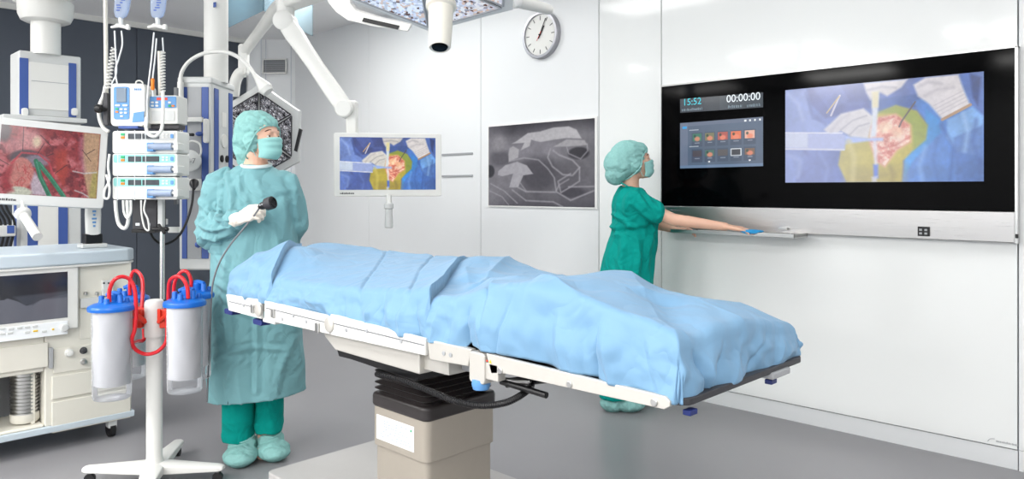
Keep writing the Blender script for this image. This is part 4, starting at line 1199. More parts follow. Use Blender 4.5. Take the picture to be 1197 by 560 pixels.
# ================================================================== SURGERY MONITOR, LEFT
def monitor_frame(tl_, tr_, bl_):
    x = (tr_ - tl_); z = (tl_ - bl_); z = z - x.normalized() * z.dot(x.normalized())
    n = z.normalized().cross(x.normalized())   # away from viewer when x right z up
    return Frame(tl_, x, n, z), x.length, z.length
tl_ = W(-6, 136, 3.75); tr_ = W(127, 150, 4.05)
bl_ = W(-6, 238, 3.72)
Fm, mw, mh = monitor_frame(tl_, tr_, bl_)
lm = thing('surgery_monitor', 'pale monitor in front of the blue-striped column showing red tissue and green loops', 'monitor', Fm((mw / 2, .06, -mh)))
c_ = (mw / 2, .022, -mh / 2)
obj('housing', M(Fm).rrect(c_, mw, mh, .044, .016), 'pale_grey', lm, .005)
obj('back_cover', M(Fm).rrect((mw / 2, .06, -mh / 2), mw * .7, mh * .7, .04, .02), 'pale_grey', lm, .01)
# picture
P = Paint(190, 130, (150, 46, 52))
c = lambda *q: [(x / 612, (y - 75) / 425) for x, y in q]
n1, n2, n3 = P.fbm(9, 21), P.fbm(22, 22), P.fbm(45, 23)
P.mix(np.clip((n1 - .5) * 5, 0, 1), (202, 110, 116)); P.mix(np.clip((.45 - n2) * 8, 0, 1), (104, 22, 34), .8)
P.ell(*c((185, 160))[0], .12, .16, (220, 160, 160), .8, .7); P.ell(*c((90, 210))[0], .1, .13, (206, 140, 144), .7, .8); P.ell(*c((215, 165))[0], .04, .08, (240, 226, 190), .8, .9)
P.ell(*c((20, 120))[0], .06, .14, (40, 30, 44), .8, .6)
P.poly(c((330, 210), (400, 200), (420, 330), (400, 430), (340, 360)), (186, 62, 44), .7, .05)
P.poly(c((500, 75), (612, 75), (612, 500), (560, 500), (520, 350), (505, 230)), (196, 158, 124), 1, .03)
P.poly(c((575, 330), (612, 320), (612, 500), (560, 500)), (176, 168, 90), .8, .03)
P.line(c((490, 120), (495, 220), (520, 330)), .04, (190, 130, 150), .7, .05)
P.ell(*c((165, 275))[0], .17, .13, (74, 58, 70), .95, .25)
P.ell(*c((225, 285))[0], .12, .09, (150, 140, 158), .8, .4)
P.ell(*c((130, 370))[0], .135, .24, (204, 126, 118), 1, .12)
rng = np.random.RandomState(4)
for k in range(16):
    x, y = rng.uniform(85, 195), rng.uniform(300, 450)
    P.line(c((x, y), (x + rng.uniform(-25, 25), y + rng.uniform(10, 40)), (x + rng.uniform(-30, 30), y + rng.uniform(30, 60))), .006, (186, 50, 56), .7, .006)
P.poly(c((215, 350), (240, 380), (330, 500), (205, 500), (195, 430)), (196, 178, 192), 1, .03)
P.ell(*c((130, 485))[0], .13, .08, (206, 208, 190), 1, .3)
P.poly(c((60, 330), (90, 300), (70, 420), (100, 480), (50, 500), (20, 400)), (160, 30, 44), .8, .04)
P.line(c((75, 310), (130, 240), (230, 240), (300, 290), (335, 380)), .018, (200, 60, 74), .9, .012)
for q in (((130, 75), (135, 230)), ((260, 170), (225, 240)), ((235, 120), (300, 180)), ((410, 295), (340, 355)), ((0, 290), (60, 320)), ((530, 215), (580, 180)), ((500, 190), (560, 260)), ((280, 250), (320, 230))): P.line(c(*q), .006, (36, 20, 30), .9, .005)
P.line(c((450, 332), (520, 342), (600, 330)), .014, (212, 206, 206), .9, .01); P.line(c((470, 455), (520, 470), (560, 492)), .014, (206, 200, 200), .9, .01)
P.line(c((218, 285), (250, 380), (315, 500)), .044, (30, 116, 84)); P.line(c((238, 300), (310, 380), (405, 500)), .044, (36, 124, 90))
P.line(c((222, 290), (258, 390), (325, 500)), .010, (80, 168, 134), .7); P.line(c((246, 300), (318, 380), (412, 495)), .010, (86, 172, 138), .7)
P.shade(P.fbm(70, 25, 2), .28); P.a *= .88
sx0, sx1 = .03, mw - .036
P.mesh('screen', Fm((sx0, -.0012, -.036)), Fm((sx1, -.0012, -.036)), Fm((sx0, -.0012, -mh + .052)), lm)
marks('wordmark', Fm((.03, -.001, -mh + .018)), Fm.x, Fm.z, -Fm.y, .085, .012, 'dark_grey', lm, 2)
# sterile grip hanging under the monitor
a, b = W(28, 252, 3.72), W(44, 277, 3.62)
gp = thing('monitor_handle', 'slanted white sterile grip below the red tissue monitor', 'handle', b)
obj('grip', M().lathe([(.018, 0), (.021, .004), (.023, (b - a).length)], a, b - a, 24), 'white', gp)
obj('flange', M().lathe([(.030, 0), (.038, .01), (.034, .03), (.024, .036)], a - (b - a).normalized() * .03, b - a, 24), 'white', gp)
obj('bracket', M().tube([a - (b - a).normalized() * .02, W(27, 245, 3.74), W(26, 236, 3.76)], .008, 8), 'white', gp)

# ================================================================== CEILING SUPPLY COLUMN, CENTRE
D2 = 4.5
F2 = camframe(W(209, 222, D2)); F2.o.z = 0
w2 = (247 - 209) / FPX * D2; d2 = .36
zB2, zT2 = W(228, 316, D2).z, W(228, 92, D2).z
s2 = thing('supply_column', 'white ceiling supply column with blue stripes and sockets beside the gowned person', 'supply column', F2((w2 / 2, d2 / 2, zB2)))
def f2x(px): return (px - 209) / FPX * D2
obj('housing', M(F2).ext((0, 0, zB2), (w2, d2, zT2)), 'pale_grey', s2, .014, seg=3)
for p0, p1 in ((213, 219), (236, 244)): obj('blue_stripe', M(F2).ext((f2x(p0), -.006, zB2 + .07), (f2x(p1), 0, zT2 - .05)), 'blue', s2, .002)
obj('front_panel', M(F2).ext((f2x(219.5), -.004, zB2 + .07), (f2x(235.5), 0, zT2 - .05)), 'grey', s2, .001)
for a, b in ((.04, .10), (.27, .33)): obj('blue_stripe', M(F2).ext((w2, a, zB2 + .05), (w2 + .006, b, zT2 - .05)), 'blue', s2, .002)
sp_ = obj('side_panel', M(F2).ext((w2, .11, zB2 + .05), (w2 + .004, .26, zT2 - .05)), 'pale_grey', s2, .001)
def side2(px, py):                                   # point on the receding side of the column
    xs_ = F2((w2, 0, 0)); r = (px - CX) / FPX
    k = (xs_.x * CT + xs_.y * ST)                     # camera-space x of that face
    return W(px, py, k / r)
for px, py in ((258, 185.5), (264, 186)):
    p = side2(px, py); obj('gas_socket', M().cyl(p, p + F2.x * .012, .022, n=16), 'black', sp_)
p = side2(261, 165); obj('round_plate', M().lathe([(.045, 0), (.043, .01)], p, F2.x, 24), 'white', sp_)
p = side2(261, 140); q_ = side2(261, 140); obj('switch_plate', M(Frame(p, F2.y, -F2.x, (0, 0, 1))).rrect((0, 0, 0), .07, .09, .012, .006), 'white', sp_)
obj('top_cap', M(F2).ext((-.008, -.008, zT2 - .03), (w2 + .008, d2 + .008, zT2 + .012)), 'pale_grey', s2, .012)
ct = F2((w2 / 2 + .055, d2 / 2, 0))
obj('tube', M().cyl((ct.x, ct.y, zT2), (ct.x, ct.y, CEIL - .001), .072, n=40), 'white', s2)
p = W(251, 5.5, 4.6); obj('square_mark', M(camframe(p, -.6)).box((0, 0, 0), (.024, .004, .03)), 'blue', s2)
# rails, drawer handle bracket, white arm
a, b = W(207, 140, D2 - .05), W(236, 140, D2 - .05)
obj('equipment_rail', M(camframe(a)).ext((0, 0, -.012), ((b - a).length, .03, .016)), 'white', s2, .004)
p = W(241, 153, D2 - .03)
m = M(camframe(p)); m.rrect((0, 0, .0), .028, .145, .03, .013)
br_ = obj('bracket', m, 'white', s2, .004)
p2 = W(233, 156.5, D2 - .04); obj('blue_knob', M().sph(p2, (.022, .022, .014)), 'blue', br_)
p2 = W(223, 157.5, D2 - .04); obj('clamp_knob', M().cap(p2 - F2.x * .012, .008, p2 + F2.x * .012, .010), 'black', br_)
for (q0, q1) in (((190, 258.5), (219, 258.5)), ((196, 268), (232, 268))):
    a, b = W(*q0, 4.2), W(*q1, D2 - .02)
    obj('side_rail', M(camframe(a)).ext((0, 0, -.02), (b - a).dot(camframe(a).x) and ((b - a).dot(camframe(a).x), .03, .012)), 'white', s2, .003)
# round pressure regulator with hose on the column front
p = W(223, 188, D2 - .05)
rg = obj('regulator', M().lathe([(.064, 0), (.064, .012), (.054, .018), (.0, .020)], p, -F2.y, 28), 'pale_grey', s2)
text('dial_mark', '2-7', .045, W(217, 191, D2 - .085), F2.x, (0, 0, 1), 'mid_grey', rg)
obj('loop_tube', M().tube([W(216, 182, D2 - .05), W(216, 170, D2 - .05), W(224, 165, D2 - .05), W(233, 168, D2 - .05), W(235, 178, D2 - .05), W(231, 186, D2 - .05)], .006, 8), 'white', rg)
p = W(228, 216, D2 - .03); so2 = obj('power_socket', M(camframe(p)).rrect((0, 0, 0), .07, .07, .03, .008), 'white', s2, .003)
# blue-white knob low on the column
p = W(234, 286, D2 - .05); obj('blue_knob', M().lathe([(.014, 0), (.020, .01), (.014, .026), (0, .03)], p, -F2.x, 18), 'blue', s2)

# black mains cord from the column socket
pts = [W(227, 214, 4.42), W(226, 222, 4.38), W(224, 240, 4.35), W(217, 262, 4.3), W(207, 278, 4.25), W(192, 285.5, 4.2), W(180, 279, 4.15), W(174, 266, 4.1)]
m = M().tube(pts, .007, 8); m.lathe([(.0, 0), (.026, .002), (.026, .02), (.014, .05), (.008, .07)], W(227, 213, 4.43), Vector(W(226.5, 224, 4.36)) - W(227, 213, 4.43), 16)
tag(obj('mains_cable', m, 'black'), 'black mains cable looping down from the socket on the striped column', 'cable')

# gooseneck examination lamp
pts = [W(211, 100, 4.47), W(212, 86, 4.47), W(220, 73, 4.45), W(234, 64, 4.42), (W(250, 60.5, 4.38)), W(268, 62, 4.32), W(283, 70, 4.28), W(294, 82, 4.25), W(299, 90, 4.24)]
gn = thing('gooseneck_lamp', 'white gooseneck lamp arching over the gowned person from the striped column', 'lamp', pts[0])
obj('gooseneck', M().tube(pts, .0115, 12), 'white', gn)
a, b = W(298, 88, 4.24), W(313, 107, 4.23)
obj('lamp_head', M().lathe([(.012, -.005), (.016, .02), (.026, .05), (.038, .09), (.041, .10), (.038, .106), (.032, .125), (.030, .126)], a, b - a, 28), 'white', gn)
obj('mount', M().cyl(W(211, 118, 4.47), W(211, 96, 4.47), .018), 'white', gn)
obj('lens', M().lathe([(.027, .118), (.0, .124)], a, b - a, 24), 'pale_grey', gn)

# ================================================================== INFUSION STATION
IP = 3.95
ist = thing('infusion_pole', 'slim steel pole carrying the stacked pumps in front of the dark wall', 'pole', (W(190, 400, IP + .03).x, W(190, 400, IP + .03).y, 0))
px_ = W(189.5, 300, IP + .03)
obj('pole', M().cyl((px_.x, px_.y, W(190, 351, IP).z), (px_.x, px_.y, W(190, 150, IP + .03).z), .012, n=20), 'steel_bright', ist)
pf_ = W(187, 250, IP + .0)
Fi = camframe((px_.x, px_.y, 0))
obj('rail_bar', M(camframe(W(187, 222, IP + .0))).ext((-.013, 0, W(0, 265, IP).z - EYE), (.013, .03, W(0, 233, IP).z - EYE)), 'pale_grey', ist, .003)
kb = W(188, 267, IP); obj('clamp_knob', M().cap(W(179, 268, IP - .02), .012, W(195, 268, IP - .02), .012), 'black', ist)
obj('clamp_lever', M().cap(W(186, 263, IP - .03), .007, W(192, 272, IP - .04), .009), 'black', ist)

# syringe pumps
def ipx(px, py, d=IP): return W(px, py, d)
def syringe_pump(py0, loc_lab, face):
    Fp = camframe(ipx(130, py0, IP - .08), -.05)
    s_ = IP / FPX
    t = thing('syringe_pump', loc_lab, 'syringe pump', Fp((.18, .08, -.118)), 'syringe pumps stacked on the rack')
    L = .345
    m = M(Fp).rrect((L / 2, .075, -.058), L, .116, .13, .012); obj('housing', m, 'white', t, .004)
    obj('control_strip', M(Fp).rrect((L / 2 - .003, .010, -.026), L - .02, .042, .006, .010), face, t, .001)
    k = obj('start_key', M(Fp).box((.058, .005, -.018), (.020, .004, .012)), 'green_led', t, .001); obj('stop_key', M(Fp).box((.058, .005, -.034), (.020, .004, .012)), 'orange', t, .001)
    for x0, x1 in ((.086, .155), (.162, .250)): obj('display', M(Fp).ext((x0, .004, -.042), (x1, .008, -.014)), 'lcd', t, .001)
    for q in range(2):
        for r_ in range(2): obj('arrow_key', M(Fp).box((.272 + q * .020, .005, -.020 - r_ * .014), (.012, .003, .008)), 'white', t, .001)
    obj('blue_key', M(Fp).rrect((.318, .006, -.028), .016, .022, .004, .006), 'blue_light', t)
    obj('syringe_bay', M(Fp).ext((.012, .006, -.108), (.190, .012, -.058)), 'paper', t, .003)
    m = M(Fp)
    for k in range(14): m.ext((.03 + k * .011, .004, -.088), (.032 + k * .011, .007, -.07))
    obj('scale_marks', m, 'pale_grey', t)
    sy = obj('syringe', M(Fp).cyl((.205, -.006, -.082), (.326, -.006, -.082), .019, n=20), 'fluid_blue', t, label='translucent blue-grey syringe barrel')
    obj('syringe_clamp', M(Fp).ext((.196, -.018, -.108), (.232, .01, -.062)), 'blue_light', t, .004)
    obj('plunger', M(Fp).cyl((.326, -.006, -.082), (.344, -.006, -.082), .008), 'white', t)
    obj('pusher', M(Fp).ext((.338, -.02, -.102), (.362, .05, -.064)), 'white', t, .004)
    return t
sp1 = syringe_pump(153, 'white syringe pump with a pale control strip, topmost of the rack', 'pale_grey')
sp2 = syringe_pump(179.5, 'middle syringe pump of the rack with a mint green control strip', 'mint_panel')
o2 = Vector(sp2.location)
dz = W(130, 207, IP - .08) - W(130, 179.5, IP - .08)
sp3 = dup(sp2, o2 + dz, 'lowest syringe pump of the rack with a mint green control strip')
Fr_ = camframe(W(127, 233, IP + .08), -.05)
m = M(Fr_).ext((.0, .03, 0), (.02, .06, .39)).ext((.33, .03, 0), (.35, .06, .39))
ra_ = obj('rack_rail', M(Fr_).ext((.0, .15, -.004), (.02, .17, .62)), 'mid_grey', ist, .003)
obj('rack_rail', M(Fr_).ext((.28, .15, -.03), (.30, .17, .62)), 'mid_grey', ist, .003)
# box shaped power unit under the pumps
Fk = camframe(W(154.5, 233.5, IP + .02), -.05)
pb = thing('power_unit', 'dark brown-black box unit hanging under the syringe pumps', 'power unit', Fk((.067, .05, -.16)))
obj('case', M(Fk).ext((0, 0, -.158), (.132, .1, 0)), 'dark_grey', pb, .004)
obj('label', M(Fk).box((.03, -.001, -.13), (.022, .002, .014)), 'paper', pb); obj('light', M(Fk).box((.095, -.001, -.13), (.010, .002, .014)), 'grey', pb)
obj('foot_bar', M(Fk).ext((.0, -.01, -.175), (.132, .03, -.158)), 'black', pb, .003)

# volumetric infusion pumps
Fq = camframe(W(129, 98, IP - .06), .04)
vp = thing('infusion_pump', 'larger white and blue infusion pump above the stack, below the left drip bag', 'infusion pump', Fq((.085, .06, -.225)))
obj('housing', M(Fq).rrect((.088, .07, -.108), .176, .222, .14, .022), 'white', vp, .006)
pp = obj('keypad_panel', M(Fq).rrect((.058, -.002, -.100), .078, .168, .004, .010), 'blue_light', vp)
obj('display', M(Fq).ext((.034, -.008, -.096), (.084, -.004, -.022)), 'lcd_light', pp, .001)
for q, (x_, z_, mt_) in enumerate([(.040, -.112, 'white'), (.078, -.112, 'white'), (.036, -.130, 'green_led'), (.058, -.132, 'white'), (.080, -.132, 'white'), (.036, -.146, 'orange'), (.058, -.150, 'white'), (.080, -.150, 'white'), (.060, -.168, 'white')]):
    obj('key', M(Fq).rrect((x_, -.006, z_), .014 if q > 1 else .024, .009, .004, .003), mt_, pp)
obj('blue_corner', M(Fq).prism([(.120, -.004, -.150), (.172, -.004, -.142), (.172, -.004, -.195), (.112, -.004, -.200)], (0, .006, 0)), 'blue_light', vp)
m = M(Fq)
for k in range(4): m.box((.125 + k * .010, -.002, -.028), (.006, .002, .010))
obj('wordmark', m, 'blue_light', vp)
obj('carry_loop', M(Fq).tube([(.105, .05, 0), (.11, .05, .02), (.128, .05, .024), (.142, .05, .014), (.145, .05, -.005)], .004, 8), 'white', vp)
obj('foot_strip', M(Fq).ext((.04, .0, -.232), (.14, .1, -.218)), 'blue', vp, .003)
Fs = camframe(W(174, 111.5, IP + .0), .0)
vs_ = thing('infusion_pump', 'smaller white infusion pump with a red digit display, right of the larger one', 'infusion pump', Fs((.075, .06, -.15)))
obj('housing', M(Fs).rrect((.076, .06, -.075), .152, .150, .12, .010), 'white', vs_, .004)
pp = obj('keypad_panel', M(Fs).rrect((.076, -.002, -.036), .138, .060, .004, .006), 'blue_light', vs_)
obj('digit_display', M(Fs).ext((.044, -.006, -.026), (.100, -.003, -.012)), 'red_clip', pp)
for k, (x_, z_, mt_) in enumerate([(.022, -.038, 'white'), (.045, -.038, 'white'), (.112, -.038, 'white'), (.022, -.055, 'white'), (.045, -.055, 'white'), (.112, -.056, 'green_led'), (.130, -.056, 'orange')]):
    obj('key', M(Fs).rrect((x_, -.006, z_), .014, .010, .004, .003), mt_, pp)
obj('lower_cover', M(Fs).rrect((.076, -.002, -.108), .120, .055, .004, .006), 'pale_grey', vs_)
obj('pump_shelf', M(Fs).ext((.0, .02, -.175), (.15, .1, -.152)), 'dark_grey', vs_, .003)
# clamp on the left of the pumps
pc_ = W(123, 127, IP - .03)
cl = thing('pole_clamp', 'black clamp with a round knob left of the larger infusion pump', 'clamp', W(123, 150, IP))
obj('body', M(camframe(W(126, 128, IP))).box((0, 0, 0), (.025, .05, .17)), 'dark_grey', cl, .004)
obj('knob', M().lathe([(.0, -.02), (.020, -.014), (.024, 0), (.020, .014), (0, .02)], W(115.5, 127, IP - .05), camframe(pc_).x, 20), 'black', cl)
obj('stem', M().cyl(W(115, 127, IP - .05), W(125, 128, IP - .02), .008), 'black', cl)
# cream pole hanging on the left with curved hose
cp = thing('ceiling_pole', 'cream vertical pole coming down from above, left of the left drip bag', 'pole', W(124, 112, IP))
pz = W(124, 112, IP + .05); pt = W(123, -20, IP + .05)
obj('pole', M().cyl(W(124.5, 135, IP + .05), pt, .0105, n=16), 'cream', cp)
obj('curved_end', M().tube([W(123.5, 100, IP), W(121, 112, IP), W(117, 122, IP), W(116, 136, IP), W(120, 148, IP), W(127, 154, IP)], .010, 10), 'white', cp)
cp2 = obj('ceiling_pole', M().cyl(W(186.5, 60, IP + .08), W(187.5, 115, IP + .08), .0105, n=16), 'cream'); tag(cp2, 'short cream pole section behind the coiled line of the right drip bag', 'pole')

# drip bags, chambers, lines
def coil(p0, p1, r, turns, tr):
    p0, p1 = Vector(p0), Vector(p1); d = (p1 - p0); a = d.normalized().orthogonal().normalized(); b = d.normalized().cross(a)
    n = turns * 8
    return M().tube([p0 + d * (i / n) + (a * math.cos(2 * math.pi * i / 8) + b * math.sin(2 * math.pi * i / 8)) * r for i in range(n + 1)], tr, 5, smooth=1)
def drip(cx_, lab, lab2, tilt):
    Fb = camframe(W(cx_, 30, IP - .05), 0)
    u = IP / FPX
    t = thing('drip_bag', lab, 'drip bag', Fb((0, 0, 0)))
    rings = []
    for z, w_, t_ in ((0, .010, .008), (.012, .030, .012), (.04, .038, .018), (.12, .042, .022), (.20, .042, .02), (.235, .040, .006), (.25, .04, .003)):
        rings.append([(w_ * math.copysign(abs(math.cos(a)) ** .7, math.cos(a)) + tilt * z, t_ * math.sin(a), z + (.035)) for a in [2 * math.pi * k / 24 for k in range(24)]])
    b_ = obj('bag', M(Fb).loft(rings), 'bag', t)
    m = M(Fb)
    random.seed(cx_)
    for k in range(16):
        z = .075 + k * .013; w_ = random.uniform(.010, .026); x_ = random.uniform(-.012, .012)
        m.box((x_ + tilt * z, -.023, z), (w_, .001, .007))
    obj('blue_print', m, 'blue', b_)
    obj('chamber', M(Fb).cyl((0, 0, .04), (0.004, 0, -.008), .012, .010), 'tube_clear', t)
    obj('spike_port', M(Fb).cap((-.012, -.01, .0), .010, (.040, -.01, -.012), .009), 'white', t)
    obj('roller_clamp', M(Fb).box((.045, -.012, -.01), (.018, .02, .028)), 'white', t, .004)
    obj('stopcock', M(Fb).cap((-.040, -.01, -.010), .007, (-.01, -.01, -.004), .009), 'white', t)
    return t
drip(141, 'clear drip bag with blue print above the larger infusion pump', '', .12)
drip(184, 'clear drip bag with blue print above the smaller infusion pump', '', .06)
# hanger hooks above the bags belong to the ceiling rail
def line(name, pts, r, mt_, lab, cat='line', grp=None):
    return tag(obj(name, M().tube(pts, r, 8), mt_), lab, cat, grp)
d_ = IP - .1
line('drip_line', [W(142, 36, d_), W(143, 52, d_), W(139, 68, d_), W(135, 82, d_), W(137, 98, d_)], .0042, 'tube_clear', 'clear line from the left drip bag to the larger pump', 'tube')
line('drip_line', [W(134, 36, d_), W(135, 60, d_), W(136, 85, d_), W(131, 97, d_), W(131, 100, d_)], .0042, 'tube_clear', 'straight clear line hanging beside the left coiled line', 'tube')
line('drip_line', [W(180, 38, d_), W(177, 70, d_), W(174, 95, d_), W(172, 120, d_), W(172, 140, d_ - .05), W(170, 158, d_ - .08)], .0042, 'tube_clear', 'clear line from the right drip bag passing left of the smaller pump', 'tube')
tag(obj('coiled_line', coil(W(133, 56, d_ + .05), W(125.5, 104, d_ + .05), .012, 12, .004), 'white'), 'white coiled line beside the cream pole under the left drip bag', 'tube')
tag(obj('coiled_line', coil(W(190.5, 60, d_ + .02), W(190.5, 108, d_ + .02), .010, 14, .004), 'white'), 'white coiled line under the right drip bag', 'tube')
line('drip_line', [W(190, 44, d_), W(191, 60, d_ + .02)], .004, 'tube_clear', 'short clear line between the right drip bag and its coil', 'tube')
line('cable', [W(190.5, 107, d_), W(190.5, 135, d_ - .06), W(188.5, 152, d_ - .08), W(181, 159.5, d_ - .08), W(173, 156, d_ - .08), W(170.5, 147, d_ - .05), W(171, 138, d_)], .0085, 'white', 'thick white cable looping over the front of the smaller pump', 'cable')
oc = W(178.5, 98.5, d_ - .01)
tag(obj('orange_connector', M().lathe([(.006, -.03), (.010, -.022), (.008, 0), (.010, .022), (.006, .03)], oc, (0, 0, 1), 14), 'orange'), 'small orange connector on the line above the smaller infusion pump', 'connector')
line('drip_line', [W(183, 45, d_), W(181, 70, d_), W(178.5, 92, d_), W(178.5, 104, d_), W(179, 113, d_)], .004, 'tube_clear', 'clear line running through the small orange connector', 'tube')
# bundle of pale lines hanging in loops beside and below the pumps
line('cable', [W(135, 234, d_), W(136, 248, d_), W(139, 262, d_), W(146, 267, d_), W(150, 258, d_), W(149, 240, d_), W(149, 234, d_)], .0095, 'white', 'thick white hose looping below the syringe pumps at left', 'hose')
line('cable', [W(144, 234, d_ - .05), W(145, 248, d_ - .05), W(149, 255, d_ - .05), W(153, 248, d_ - .05), W(153, 234, d_ - .05)], .006, 'white', 'thin white hose inside the loop below the syringe pumps', 'hose')
line('cable', [W(165, 234, d_ - .02), W(165.5, 250, d_ - .02), W(169, 266, d_ - .02), W(174, 269, d_ - .02), W(173, 257, d_ - .02), W(168.5, 246, d_ - .02), W(170, 234, d_ - .02)], .0045, 'white', 'narrow white loop hanging before the dark box unit', 'cable')
line('cable', [W(128, 180, d_), W(126.5, 195, d_), W(128, 210, d_), W(122.5, 222, d_), W(122, 231, d_), W(127, 231, d_), W(128, 218, d_), W(124, 204, d_)], .006, 'white', 'white cable bundled between the red tissue monitor and the pumps', 'cable')
for px in (137.5, 157.5, 170):
    line('drip_line', [W(px, 152, IP - .13), W(px + .3, 185, IP - .13), W(px - .2, 215, IP - .13), W(px, 234, IP - .12)], .0022, 'tube_clear', {137.5: 'leftmost thin clear line hanging down over the syringe pumps', 157.5: 'middle thin clear line hanging down over the syringe pumps', 170: 'rightmost thin clear line hanging down over the syringe pumps'}[px], 'tube')
# white flask shaped holder right of the smaller pump
Fh2 = camframe(W(209, 130, 4.3))
ho = thing('probe_holder', 'white tapered probe holder between the smaller pump and the striped column', 'holder', Fh2((0, 0, -.12)))
obj('cup', M(Fh2).prism([(-.035, -.03, .055), (.030, -.03, .055), (.050, -.03, -.045), (-.045, -.03, -.045)], (0, .05, 0)), 'white', ho, .008)
for x_ in (-.02, .012): obj('prong', M(Fh2).ext((x_, -.01, -.12), (x_ + .012, .004, -.045)), 'steel', ho, .002)

# ================================================================== SUCTION STAND WITH FOUR CANISTERS
SD = 3.42
so0 = W(180.5, 545, SD); so0.z = 0
st = thing('suction_stand', 'white four-legged stand on casters with red holders for canisters', 'stand', so0)
zt3 = W(180, 352, SD).z
obj('post', M().lathe([(.046, 0), (.044, .02), (.0345, .05), (.0345, zt3 - .09)], (so0.x, so0.y, .06), (0, 0, 1), 36), 'white', st)
obj('post_cap', M().lathe([(.042, -.16), (.042, -.01), (.036, .004), (.024, .008), (0, .009)], (so0.x, so0.y, zt3), (0, 0, 1), 36), 'white', st)
for k, (px, py, dd) in enumerate(((97, 549, 3.40), (262, 547, 3.42), (210, 526, 3.78), (165, 575, 3.10))):
    q = W(px, py, dd); tip = Vector((q.x, q.y, 0)); d = tip - Vector((so0.x, so0.y, 0)); L = d.length
    Ft = Frame((so0.x, so0.y, 0), d, Vector((-d.y, d.x, 0)), (0, 0, 1))
    rings = [[(x_, -w_, h0), (x_, w_, h0), (x_, w_, h1), (x_, w_ * .4, h1 + .006), (x_, -w_ * .4, h1 + .006), (x_, -w_, h1)] for x_, w_, h0, h1 in ((-.02, .05, .045, .088), (.06, .046, .046, .086), (L - .02, .026, .052, .074), (L, .018, .056, .068))]
    lg = obj('leg', M(Ft).loft(rings), 'white', st, .006)
    c_ = obj('caster', M(Ft).cyl((L - .03, -.011, .022), (L - .03, .011, .022), .022), 'rubber', lg)
    obj('caster_stem', M(Ft).cyl((L - .03, 0, .03), (L - .03, 0, .06), .008), 'steel', lg)
# red holders
def canister(px, pyt, dd, lab, wd_=.083, hh_=.415, bag=True):
    Fc = camframe(W(px, pyt, dd))
    t = thing('suction_canister', lab, 'canister', Fc((0, 0, -hh_)), 'suction canisters on the white stand')
    c0 = Fc((0, 0, 0))
    R = wd_
    jar = M().lathe([(R * .98, -.008), (R, -.012), (R * .95, -hh_ + .05), (R * .92, -hh_ + .01), (R * .88, -hh_)], c0, (0, 0, 1), 40)
    j = obj('jar', M().lathe([(R * .88, 0), (R * .94, .012), (R * .97, hh_ - .01), (R * 1.0, hh_ - .002)], Fc((0, 0, -hh_)), (0, 0, 1), 40), 'clear', t, label='clear graduated jar')
    m = M()
    for k in range(16):
        z = -hh_ + .07 + k * .02; g = math.pi * 1.10
        F_ = camframe(Fc((-R * .72, -R * .66, z)), -.8); m.box((0, 0, 0), (.018 if k % 2 else .010, .001, .002), F_)
    obj('graduation', m, 'pale_grey', j)
    rings = []; random.seed(int(px))
    for i in range(16):
        z = -.015 - i * (hh_ - .075) / 15; f = .93 - .04 * i / 15
        rings.append([((R * f * (1 + .035 * math.sin(a * 3 + i * .5 + px) + .03 * math.sin(a * 7 + i * .9))) * math.cos(a) * .97, (R * f * (1 + .03 * math.sin(a * 5 - i * .7))) * math.sin(a) * .97, z) for a in [2 * math.pi * k / 48 for k in range(48)]])
    obj('liner', M(Fc).loft(rings[::-1]), 'liner', t, label='milky plastic liner bag')
    ld = obj('lid', M().lathe([(R * 1.02, -.014), (R * 1.15, -.012), (R * 1.17, .0), (R * 1.12, .008), (R * .9, .016), (R * .5, .022), (0, .024)], c0, (0, 0, 1), 44), 'blue_lid', t, label='bright blue lid')
    for (a, b, h, r) in ((-.035, -.02, .055, .011), (.002, .012, .062, .020), (.038, -.005, .058, .012), (.0, -.045, .045, .012), (.05, .03, .04, .01)):
        obj('port', M(Fc).lathe([(r * 1.2, 0), (r * 1.2, .012), (r, .016), (r, h - .02), (r * .8, h - .015)], (a, b, .012), (0, 0, 1), 16), 'blue_lid', ld)
    obj('port_bridge', M(Fc).tube([(-.03, .01, .05), (0, .012, .062), (.04, -.005, .055)], .009, 8), 'blue_lid', ld)
    return t, Fc
c1, F1c = canister(131, 359, 3.27, 'near left suction canister with a blue lid and milky liner', hh_=.395)
c2, F2c = canister(151, 349, 3.62, 'far left suction canister, mostly behind the near left one', .078, .38)
c3, F3c = canister(216, 354, 3.27, 'near right suction canister with crumpled milky liner', .076, .385)
c4, F4c = canister(229, 345, 3.50, 'far right suction canister, partly behind the near right one', .070, .385)
m_ = camframe(W(180, 368, SD))
for sx_ in (-1, 1):
    for sy in (-1, 1):
        hd = obj('holder', M(m_).ext((sx_ * .040, -.035 if sy < 0 else .008, -.055), (sx_ * .082, -.008 if sy < 0 else .035, .028)), 'red_clip', st, .004)
        obj('holder_lip', M(m_).ext((sx_ * .036, sy * .042 - .006, -.03), (sx_ * .05, sy * .042 + .006, .034)), 'red_clip', hd, .003)
for k, (Fc, R) in enumerate(((F1c, .083), (F2c, .078), (F3c, .076), (F4c, .078))):
    cc_ = Fc((0, 0, -.035)); to = Vector((so0.x, so0.y, cc_.z)) - cc_
    d = to.normalized()
    ar = obj('canister_bracket', M().cyl(cc_ + d * (R + .004), Vector((so0.x, so0.y, W(0, 375, SD).z)) - d * .04, .012, n=8), 'red_clip', st)
obj('blue_clip', M().box(W(157.5, 368, SD - .06), (.018, .02, .03)), 'blue', st, .003)
